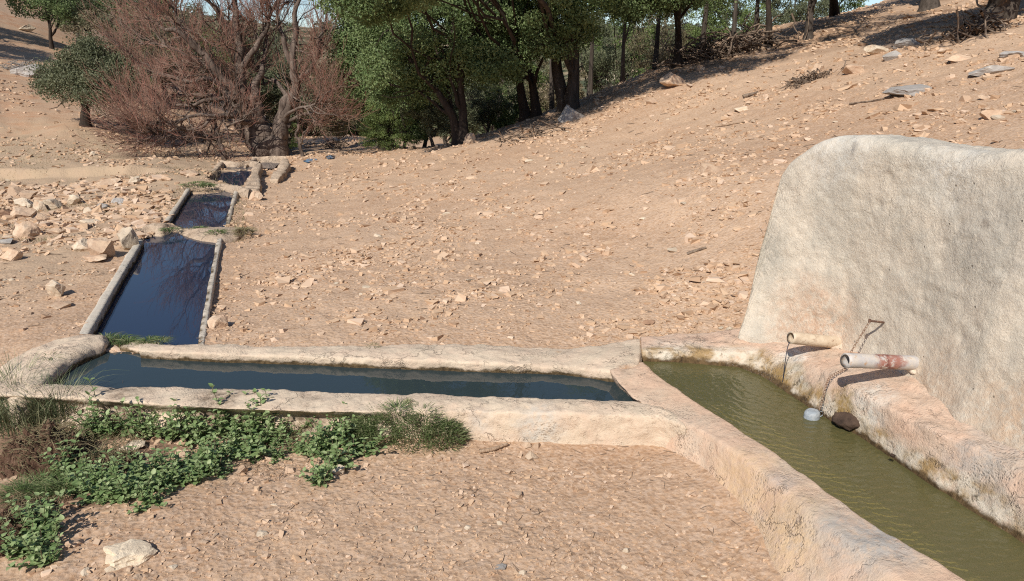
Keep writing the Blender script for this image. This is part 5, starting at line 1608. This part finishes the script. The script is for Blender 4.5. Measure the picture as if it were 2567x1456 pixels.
# ------------------------------------------------------------------ the big bare tree
def bare_tree(name, base, limbs, label, seed, n2=12, n3=10, n4=6, tr=.30, L2=1.5, L3=.8, L4=.45, group=None, gravity=.05):
    g = np.random.default_rng(seed)
    root = empty(name, tuple(base), label, 'tree', group)
    tk, tw = MB(), MB()
    for path, r0, r1, *mul in limbs:
        mul = mul[0] if mul else 1.0
        P = densify(np.array(path, float), [6] * (len(path) - 1)); P = smooth_axis0(P, 3)
        P += smooth_axis0(g.normal(size=P.shape) * .05, 2)
        n = len(P)
        tk.tube(P, np.linspace(r0, r1, n), 9)
        main = P[-1] - P[0]; main /= np.linalg.norm(main)
        for _ in range(int(n2 * mul)):
            i = int(g.integers(n // 3, n))
            d = main * .7 + g.normal(size=3) * .55 + np.array([0, 0, .15]); d /= np.linalg.norm(d)
            e = P[i] + d * L2 * g.uniform(.5, 1.25)
            Q = curve_pts(P[i], e, g, .06, 8, -.05)
            tk.tube(Q, np.linspace(.024, .008, 8), 5, .3)
            for _j in range(n3):
                j = int(g.integers(2, 8))
                d3 = d * .8 + g.normal(size=3) * .45 + np.array([0, 0, .30]); d3 /= np.linalg.norm(d3)
                e3 = Q[j] + d3 * L3 * g.uniform(.5, 1.3)
                S = curve_pts(Q[j], e3, g, .06, 6, -.06)
                tw.tube(S, np.linspace(.0075, .0035, 6), 3, g.uniform(0, .5))
                for _k in range(n4):
                    k2 = int(g.integers(1, 6))
                    d4 = d3 * .9 + g.normal(size=3) * .38 + np.array([0, 0, .38]); d4 /= np.linalg.norm(d4)
                    e4 = S[k2] + d4 * L4 * g.uniform(.5, 1.4)
                    tw.tube(curve_pts(S[k2], e4, g, .05, 4, -.05), np.linspace(.0036, .002, 4), 3, g.uniform(.2, 1))
    tk.build('trunk', bare_bark, root)
    tw.build('twigs', bare_twig, root)
    return root
bare_bark = bark_mat('bare_bark', (.075, .055, .045), (.20, .155, .125), 9)
k = NT('red_twigs')
at_ = k.attr()
cc = k.mix(k.mapr(at_, 0, .5), (.23, .17, .13), (.26, .155, .115)); cc = k.mix(k.mapr(at_, .5, 1), cc, (.36, .155, .115))
bare_twig = k.fin(cc, .8, None, .2)
b = at(680, 392); Y = b[1]
def q(u, v, dy=0): return PY(u, v, Y + dy)
limbs = [
 ([b - [.08, 0, .3], q(662, 372), q(640, 345), q(622, 312), q(608, 275), q(602, 235)], .36, .17, 0),
 ([b - [-.05, -.1, .3], q(676, 370), q(662, 340), q(650, 305), q(640, 265), q(642, 220), q(655, 160)], .33, .06, 0),
 ([b - [.25, .05, .3], q(650, 382), q(632, 358), q(606, 330), q(590, 300)], .22, .10, 0),
 ([b - [-.2, 0, .3], q(694, 360), q(703, 325), q(714, 285), q(730, 243)], .30, .13, 0),
 ([q(640, 325), q(612, 285), q(602, 235), q(600, 160), q(597, 100), q(590, 30), q(578, -40)], .20, .05, 1.1),
 ([q(704, 315), q(715, 280), q(728, 245), q(745, 210), q(735, 150), q(742, 70), q(752, -30)], .16, .05, 1.0),
 ([q(745, 210), q(775, 180), q(800, 130), q(815, 70)], .08, .02, .8),
 ([q(735, 170), q(715, 110), q(695, 50), q(700, 0)], .08, .025, .7),
 ([q(640, 325), q(590, 245, -.4), q(545, 180, -.7), q(505, 130, -.9), q(440, 80, -1.1), q(390, 65, -1.2)], .15, .03),
 ([q(612, 285), q(560, 215, .3), q(515, 200, .5), q(470, 205, .6), q(400, 185, .7), q(330, 160, .8)], .09, .02),
 ([q(625, 310, -.3), q(580, 290, -.9), q(520, 285, -1.3), q(450, 298, -1.6), q(390, 310, -1.8)], .07, .018),
 ([q(600, 290, -.3), q(540, 300, -1), q(480, 325, -1.5), q(430, 330, -1.9), q(370, 325, -2.0)], .05, .015),
 ([q(600, 180), q(640, 120), q(675, 60), q(700, -20)], .09, .025, 1.0),
 ([q(598, 110), q(575, 70), q(535, 20), q(495, -30)], .07, .02, 1.0),
 ([q(610, 260), q(650, 190, .5), q(668, 130, .8), q(660, 70, 1)], .09, .02, .8),
 ([q(620, 300, .3), q(540, 240, 1), q(460, 240, 1.4), q(380, 240, 1.6), q(320, 250, 1.7)], .07, .018),
 ([q(705, 310), q(760, 285), q(810, 270), q(850, 280)], .05, .015, .8),
 ([q(710, 290, -.3), q(750, 270, -.8), q(790, 260, -1), q(830, 270, -1.1)], .045, .012, .7),
 ([q(560, 215, .3), q(500, 150, .6), q(430, 120, .8), q(350, 110, .9)], .06, .018),
 ([q(590, 245, -.4), q(530, 250, -.8), q(470, 265, -1), q(400, 265, -1.1), q(330, 285, -1.2)], .06, .018),
 ([q(505, 130, -.9), q(470, 80, -.9), q(430, 20, -.9), q(400, -30, -.9)], .05, .015, .9),
 ([q(728, 245), q(690, 200, .4), q(665, 210, .6), q(640, 150, .8)], .06, .018, .8),
]
bare_tree('bare_tree', tuple(b), limbs, 'huge leafless tree with thick forked trunk and a wide mass of reddish twigs', 51, L2=1.05, L3=.62, L4=.40, n2=12, n3=10, n4=6)
b2 = at(563, 398); Y = b2[1]
bare_tree('bare_tree', tuple(b2), [([b2 - [0, 0, .2], q(556, 370), q(545, 335), q(530, 300)], .085, .03), ([q(548, 345), q(575, 315), q(600, 300)], .03, .012), ([q(552, 360), q(525, 345), q(490, 350)], .025, .01), ([q(545, 335), q(560, 290), q(570, 260)], .03, .01)],
          'small crooked bare tree standing left of the huge trunk, by the far troughs', 52, 7, 5, 3, L2=.7, L3=.45, L4=.3)
b3 = at(757, 392); Y = b3[1]
bare_tree('bare_tree', tuple(b3), [([b3 - [0, 0, .2], q(752, 365), q(746, 325), q(748, 290)], .055, .02), ([q(750, 350), q(770, 320), q(800, 300)], .02, .01)],
          'thin broken bare sapling right of the huge trunk, behind the puddles', 53, 5, 5, 3, L2=.7, L3=.4, L4=.3)
b4 = at(1040, 348); Y = b4[1]
gs = brush(1045, 330, 130, 110, 420, 'grey twiggy leafless shrub at the foot of the green oaks', greyt_m, 54, name='shrub', cat='shrub', ln=.7, rad=.007)
gs2 = brush(835, 372, 60, 30, 80, 'low dry shrub on the valley floor right of the puddles', twig_m, 55, name='shrub', cat='shrub', ln=.5, rad=.008)
gs3 = brush(460, 345, 300, 20, 220, 'fallen dry branches in the shadow under the left side of the bare tree', twig_m, 56, name='fallen_branches', cat='branches', ln=.8, rad=.012)

# ------------------------------------------------------------------ plants in the foreground
def ovate(L, W, fold=.25, curl=.25, n=4):
    """leaf blade pointing +y, two rows of quads"""
    t = np.linspace(0, 1, n + 1)
    w = W * np.sin(np.pi * t ** .8) ** .8 * (1 - .15 * t)
    w[0] = W * .05; w[-1] = 0.0
    z = -curl * L * t ** 2
    V = []
    for i in range(n + 1):
        V += [(-w[i], t[i] * L, z[i] + fold * w[i]), (0, t[i] * L, z[i]), (w[i], t[i] * L, z[i] + fold * w[i])]
    Fq = []
    for i in range(n):
        a = i * 3
        Fq += [(a, a + 1, a + 4, a + 3), (a + 1, a + 2, a + 5, a + 4)]
    return np.array(V), np.array(Fq)
def rotz(V, a):
    c, s_ = math.cos(a), math.sin(a)
    return np.stack([V[:, 0] * c - V[:, 1] * s_, V[:, 0] * s_ + V[:, 1] * c, V[:, 2]], 1)
def rotx(V, a):
    c, s_ = math.cos(a), math.sin(a)
    return np.stack([V[:, 0], V[:, 1] * c - V[:, 2] * s_, V[:, 1] * s_ + V[:, 2] * c], 1)
mint_leaf = leaf_mat('mint_leaf', [(.10, .155, .055), (.20, .29, .11), (.38, .45, .22)], .3, .5)
mint_stem = leaf_mat('mint_stem', [(.10, .13, .05), (.14, .16, .07), (.16, .12, .08)], .0, .7)
def mint(seed):
    g = np.random.default_rng(seed)
    root = empty('leafy_plant', (0, 0, 0), 'x', 'plant')
    lf, sm = MB(), MB()
    for _ in range(11):
        a = g.uniform(0, 6.28); lean = g.uniform(.1, 1.25); h = g.uniform(.07, .17)
        p0 = np.array([math.cos(a), math.sin(a), 0]) * g.uniform(0, .04)
        p1 = p0 + np.array([math.cos(a) * math.sin(lean), math.sin(a) * math.sin(lean), math.cos(lean)]) * h
        Q = curve_pts(p0, p1, g, .05, 6)
        sm.tube(Q, np.linspace(.0028, .0016, 6), 4, g.uniform(0, 1))
        ntier = int(h / .02)
        tw_ = g.uniform(0, 6.28)
        for k_ in range(1, ntier + 1):
            t = k_ / ntier
            c = Q[min(5, int(t * 5))] * 1.0
            sz = (.040 * (1 - .45 * t)) * g.uniform(.8, 1.25)
            for sgn in (0, math.pi):
                V, Fq = ovate(sz * 1.0, sz * .38, .3, g.uniform(.1, .5))
                V = rotx(V, g.uniform(-.1, .45) + .5 * t)
                V = rotz(V, tw_ + sgn + k_ * 1.57 + g.normal() * .2)
                lf.add(V + c, Fq, float(np.clip(g.normal(.45 + .2 * t, .22), 0, 1)))
    lf.build('foliage', mint_leaf, root)
    sm.build('stems', mint_stem, root)
    return root
mints = [mint(300 + i) for i in range(5)]
MP = [(250, 1045), (285, 1028), (312, 1065), (232, 1062), (335, 1040), (270, 1075), (372, 1092), (402, 1082), (432, 1098), (462, 1056), (482, 1046), (477, 1090), (502, 1104), (532, 1076), (562, 1068), (592, 1050), (620, 1042), (645, 1048), (605, 1086), (652, 1078), (684, 1068), (704, 1078), (732, 1088),
      (640, 1115), (692, 1116), (585, 1108), (172, 1192), (204, 1178), (234, 1208), (262, 1218), (242, 1246), (292, 1198), (322, 1218), (352, 1190), (374, 1208), (402, 1198), (432, 1180), (462, 1198), (502, 1158), (534, 1140), (562, 1130), (524, 1178), (562, 1188), (484, 1208), (434, 1218),
      (352, 1228), (292, 1246), (255, 1258), (782, 1138), (812, 1128), (742, 1128), (806, 1206), (850, 1166), (905, 1136), (92, 1296), (82, 1316), (92, 1386), (112, 1406), (72, 1366), (382, 1264), (60, 1392), (100, 1340), (890, 1058), (910, 1046), (390, 1230), (320, 1245), (545, 1160), (600, 1140), (650, 1140), (700, 1150), (860, 1096), (835, 1120), (215, 1225)]
MT = []
for i, (u, v) in enumerate(MP):
    v0_ = v; v = max(v, 1090 if u > 180 else v)
    t = mints[i % 5] if i < 5 else copy_tree(mints[i % 5])
    p = hit(u, v)
    t.location = (p[0], p[1], gz(p[0], p[1]) - .01)
    sc_ = random.uniform(.6, 1.4) * (1.1 if v < 1110 else 1.0)
    t.scale = (sc_, sc_, sc_ * (1.35 if v < 1112 else 1.05))
    t.rotation_euler = (0, 0, random.uniform(0, 6.28))
    MT.append((t, u, v0_, ''))
    t['group'] = 'leafy green plants along the foreground trough'

rank_labels(MT, [(320, 1120, 'the flat pale stone among the plants'), (120, 1130, 'the clod of dark soil'), (1030, 1070, 'the cushion of creeping grass'), (850, 1180, 'the pale stone beside the plants'),
 (604, 1180, 'the rounded stone below the plants'), (725, 1175, 'the tan stone under the plants'), (455, 1140, 'the half hidden stone amid the plants'), (325, 1380, 'the large heart-shaped limestone'), (770, 1070, 'the dead straw-coloured grass'),
 (60, 1340, 'the dark soil at the bottom left'), (110, 1215, 'the loose grass tuft'), (560, 1030, 'the trough rim above the plants')], 'leafy plant')
def blades(name, spots, n, L, w, mat, seed, label, cat='grass', lean=.5, droop=.4, kind=None, parent=None, sz=.0):
    g = np.random.default_rng(seed)
    mb = MB(); first = None
    for (c, rad, hh) in spots:
        c = np.array(c)
        if first is None: first = c
        for _ in range(n):
            a = g.uniform(0, 6.28); r = rad * math.sqrt(g.uniform())
            p = c + np.array([math.cos(a) * r, math.sin(a) * r, 0.0])
            p[2] = c[2] + hh * max(0, 1 - (r / rad) ** 2) + g.normal() * sz
            d = np.array([math.cos(a), math.sin(a), 0]) * g.uniform(0, lean) + g.normal(size=3) * .18 + np.array([0, 0, 1.0])
            d /= np.linalg.norm(d)
            ll = L * g.uniform(.5, 1.2)
            t = np.linspace(0, 1, 6)[:, None]
            Q = p + d * ll * t + np.array([math.cos(a) * droop, math.sin(a) * droop, -droop * .9]) * ll * t ** 2.2
            sd_ = np.array([-math.sin(a), math.cos(a), 0]) + g.normal(size=3) * .4
            sd_ /= np.linalg.norm(sd_)
            ww = w * (1 - t ** 2 * .9)
            V = np.stack([Q - sd_ * ww, Q + sd_ * ww], 1).reshape(-1, 3)
            Fq = np.array([[2 * i, 2 * i + 1, 2 * i + 3, 2 * i + 2] for i in range(5)])
            mb.add(V, Fq, float(g.uniform()))
    o = mb.build(name, mat, parent, smooth=False, loc=None if parent is not None else first)
    if parent is None: tag(o, label, cat)
    return o
grass_m = leaf_mat('grass_blade', [(.06, .10, .03), (.12, .18, .055), (.28, .27, .14)], .25, .6)
dry_m = leaf_mat('dry_blade', [(.20, .15, .08), (.32, .26, .15), (.16, .16, .07)], .2, .7)
rush_m = leaf_mat('rush_blade', [(.07, .095, .045), (.12, .145, .07), (.30, .30, .17)], .1, .6)
cushion_m = leaf_mat('cushion_blade', [(.09, .14, .045), (.17, .23, .085), (.34, .33, .19)], .25, .6)
def G(u, v, dz=0):
    p = hit(u, v); p[2] = gz(p[0], p[1]) + dz; return p
blades('grass_clump', [(G(940, 1092), .15, .14), (G(1000, 1094), .19, .19), (G(1065, 1098), .18, .17), (G(1118, 1102), .12, .10), (G(895, 1100), .10, .07)], 1900, .055, .0022, cushion_m, 401, 'dense cushion of creeping green grass against the front of the foreground trough', lean=1.5, droop=.25, sz=.016)
blades('grass_clump', [(PZ(270, 852, .16), .07, .01), (PZ(300, 856, .15), .07, .01), (PZ(322, 860, .15), .04, .01)], 170, .075, .0022, grass_m, 402, 'left tuft of green grass in the overflow between the two troughs', lean=.9, droop=.8)
blades('grass_clump', [(PZ(372, 856, .17), .05, .01), (PZ(400, 858, .18), .06, .01)], 170, .06, .0022, grass_m, 403, 'right tuft of green grass in the overflow between the two troughs', lean=.9, droop=.8)
blades('rush_clump', [(G(20, 1075), .16, .02), (G(90, 1065), .16, .02), (G(-60, 1080), .18, .02), (G(150, 1055), .10, .02), (PZ(40, 1000, .05), .12, .0)], 240, .33, .0022, rush_m, 404, 'tall clump of grey-green rushes at the left end of the foreground trough', cat='rushes', lean=.45, droop=.25)
blades('grass_clump', [(PZ(190, 985, .17), .05, .0)], 14, .36, .0018, rush_m, 405, 'few long pale blades arching over the left end of the trough water', lean=1.3, droop=.5)
blades('grass_clump', [(G(110, 1228), .10, .03), (G(60, 1240), .10, .02), (G(160, 1235), .08, .02)], 330, .11, .0018, grass_m, 406, 'loose green grass tuft left of the front row of plants', lean=.7, droop=.6)
blades('grass_clump', [(G(320, 1085), .12, .02), (G(220, 1080), .12, .03)], 220, .11, .0018, dry_m, 407, 'dry straw tangle between the soil mound and the plants', lean=1.0, droop=.9)
blades('grass_clump', [(G(740, 1070), .09, .06), (G(800, 1075), .09, .04), (G(770, 1095), .10, .0)], 260, .09, .0014, dry_m, 408, 'dead straw-coloured grass between the plants and the grass cushion', lean=1.0, droop=.9)
blades('grass_clump', [(PZ(1024, 1010, .2), .014, .0)], 60, .04, .002, dry_m, 409, 'brown sprig growing from a crack in the trough rim', cat='sprig', lean=.8, droop=.6)
blades('grass_clump', [(PZ(1080, 1004, .2), .025, .0)], 90, .03, .002, grass_m, 410, 'little green sprig on the trough rim right of the brown one', cat='sprig', lean=.9, droop=.8)
blades('grass_clump', [(PZ(126, 900, .21), .03, .0)], 50, .07, .003, grass_m, 411, 'green sprig on the crusted left end of the trough', cat='sprig', lean=.8, droop=.6)
blades('grass_clump', [(PZ(935, 868, .21), .05, .0)], 60, .04, .0016, dry_m, 412, 'thin faded tuft on the back rim of the foreground trough', lean=.9, droop=.8)
blades('grass_clump', [(PZ(428, 578, .15), .10, .02), (PZ(500, 574, .14), .06, .01), (PZ(545, 584, .15), .09, .02)], 120, .07, .004, grass_m, 413, 'mossy green tufts on the lip at the far end of the long trough', cat='moss', lean=.9, droop=.8)
blades('grass_clump', [(PZ(612, 588, .10), .11, .07)], 260, .09, .004, dry_m, 414, 'dark dry tuft at the right end of the lip between the long and second troughs', lean=.9, droop=.8)
blades('grass_clump', [(PZ(490, 466, .12), .22, .05), (PZ(520, 468, .12), .12, .03)], 160, .08, .006, grass_m, 415, 'green-brown tufts on the lip beyond the second trough', lean=.9, droop=.8)
# dry short grass on the left bank and between stones: uncountable
def thin_grass():
    g = np.random.default_rng(77)
    n = 16000
    u = g.uniform(-100, 620, n); v = g.uniform(385, 620, n)
    yv = np.array([0])
    d = np.stack([(u - CX) / F, CP - (v - CY) / F * SP, -SP - (v - CY) / F * CP], -1)
    t = (0 - H) / d[:, 2]
    x, y = d[:, 0] * t, d[:, 1] * t
    keep = (fbm2(x, y, .8, 3, 55) > -.05) & (y < 24)
    for poly, _ in FOOT: keep &= ~in_poly(x, y, poly)
    x, y = x[keep], y[keep]; z = ground_z(x, y)
    n = len(x)
    a = g.uniform(0, 6.28, n); L = g.uniform(.02, .07, n)
    ca, sa = np.cos(a), np.sin(a)
    p = np.stack([x, y, z], -1)
    s_ = np.stack([-sa, ca, 0 * a], -1) * .004
    tip = p + np.stack([ca * .6, sa * .6, np.ones(n) * .7], -1) * L[:, None]
    V = np.stack([p - s_, p + s_, tip + s_ * .2, tip - s_ * .2], 1).reshape(-1, 3)
    o = mesh_np('dry_grass', V, np.arange(n * 4).reshape(n, 4), dry_m, attr=np.repeat(g.uniform(0, 1, n), 4), kind='stuff')
    tag(o, 'sparse short dry grass over the stony flat and the left bank', 'grass')
thin_grass()

# soil mound with roots
def mound(u, v, rx, ry, h, label, seed, roots=160):
    g = np.random.default_rng(seed)
    p = hit(u, v)
    n = 90
    X, Yy = np.meshgrid(np.linspace(-1, 1, n), np.linspace(-1, 1, n), indexing='ij')
    rr = np.hypot(X, Yy)
    x, y = p[0] + X * rx, p[1] + Yy * ry
    gzv = ground_z(x, y)
    nzv = fbm2(x, y, 7, 4, seed, .65); nz2 = np.abs(fbm2(x, y, 16, 3, seed + 3, .6))
    prof_ = np.clip(1 - (rr * (1 + .25 * fbm2(x, y, 3, 2, seed + 9))) ** 2.2, -.3, 1)
    z = gzv - .03 + h * prof_ * (.75 + .6 * nzv) + .10 * nz2 * (prof_ > 0) + .02 * nzv
    z = np.where(prof_ <= -.05, gzv - .06, z)
    k = bpy.data.materials.get('dark_soil')
    if k is None:
        kk = NT('dark_soil')
        c = kk.mix(kk.ramp(kk.noise(12, 6, .7), .38, .6), (.085, .048, .032), (.20, .12, .08))
        c = kk.mix(kk.ramp(kk.noise(40, 5, .7), .55, .7), c, (.30, .20, .14))
        k = kk.fin(c, .97, kk.bump(kk.noise(45, 8, .75), 1.0, .03), .1)
    root = empty('soil_mound', tuple(p), label, 'soil mound')
    V = np.stack([x, y, z], -1).reshape(-1, 3)
    mesh_np('soil', V, grid_faces(n, n), k, smooth=False, parent=root)
    mb = MB()
    for _ in range(roots):
        i, j = g.integers(8, n - 8, 2)
        if prof_[i, j] < .05: continue
        c = np.array([x[i, j], y[i, j], z[i, j] + .012])
        d = g.normal(size=3); d[2] = abs(d[2]) * .35; d /= np.linalg.norm(d); L = g.uniform(.03, .14)
        mb.tube(curve_pts(c, c + d * L, g, .18, 6), np.linspace(.0022, .0009, 6), 3, g.uniform())
    mb.build('roots', dry_m, root, loc=None)
mound(118, 1150, .27, .22, .22, 'clod of dark brown soil full of fine roots beneath the rushes', 501, 420)
mound(270, 1165, .22, .12, .09, 'low dark soil heap right of the rooty clod', 502, 240)
mound(25, 1330, .20, .30, .10, 'dark rooty soil at the bottom left edge of the photo', 503, 240)
mound(300, 1060, .30, .12, .10, 'dark earth under the plants at the trough front, left part', 504, 160)
mound(560, 1075, .34, .08, .07, 'dark earth under the plants at the trough front, middle part', 505, 160)

def litter():
    g = np.random.default_rng(88)
    n = 1500
    th = R(1) * g.uniform(-37, 37, n); r = np.exp(g.uniform(math.log(2.4), math.log(17), n))
    x, y = r * np.sin(th), r * np.cos(th)
    keep = fbm2(x, y, 1.1, 3, 66) > .0
    for poly, _ in FOOT: keep &= ~in_poly(x, y, poly)
    keep &= ~in_poly(x, y, [tuple(a0 + wnrm * .1), tuple(a0 + wd * 4 + wnrm * .1), tuple(a0 + wd * 4 - wnrm * .6), tuple(a0 - wnrm * .5)])
    x, y, r = x[keep], y[keep], r[keep]; z = ground_z(x, y)
    mb = MB()
    for xi, yi, zi, ri in zip(x, y, z, r):
        a = g.uniform(0, 3.14); L = .022 * g.uniform(.4, 1.6) * (ri / 3) ** .75; w = .0012 * (ri / 3) ** .8
        d = np.array([math.cos(a), math.sin(a), g.normal() * .12]) * L
        c = np.array([xi, yi, zi + w * 2])
        mb.tube(np.array([c - d, c + g.normal(size=3) * L * .12 * [1, 1, .2], c + d]), w, 4, float(g.uniform()))
    o = mb.build('straw_litter', twig_m, kind='stuff', smooth=False)
    tag(o, 'bits of straw, twig and dung scattered over the trampled earth', 'litter')
litter()
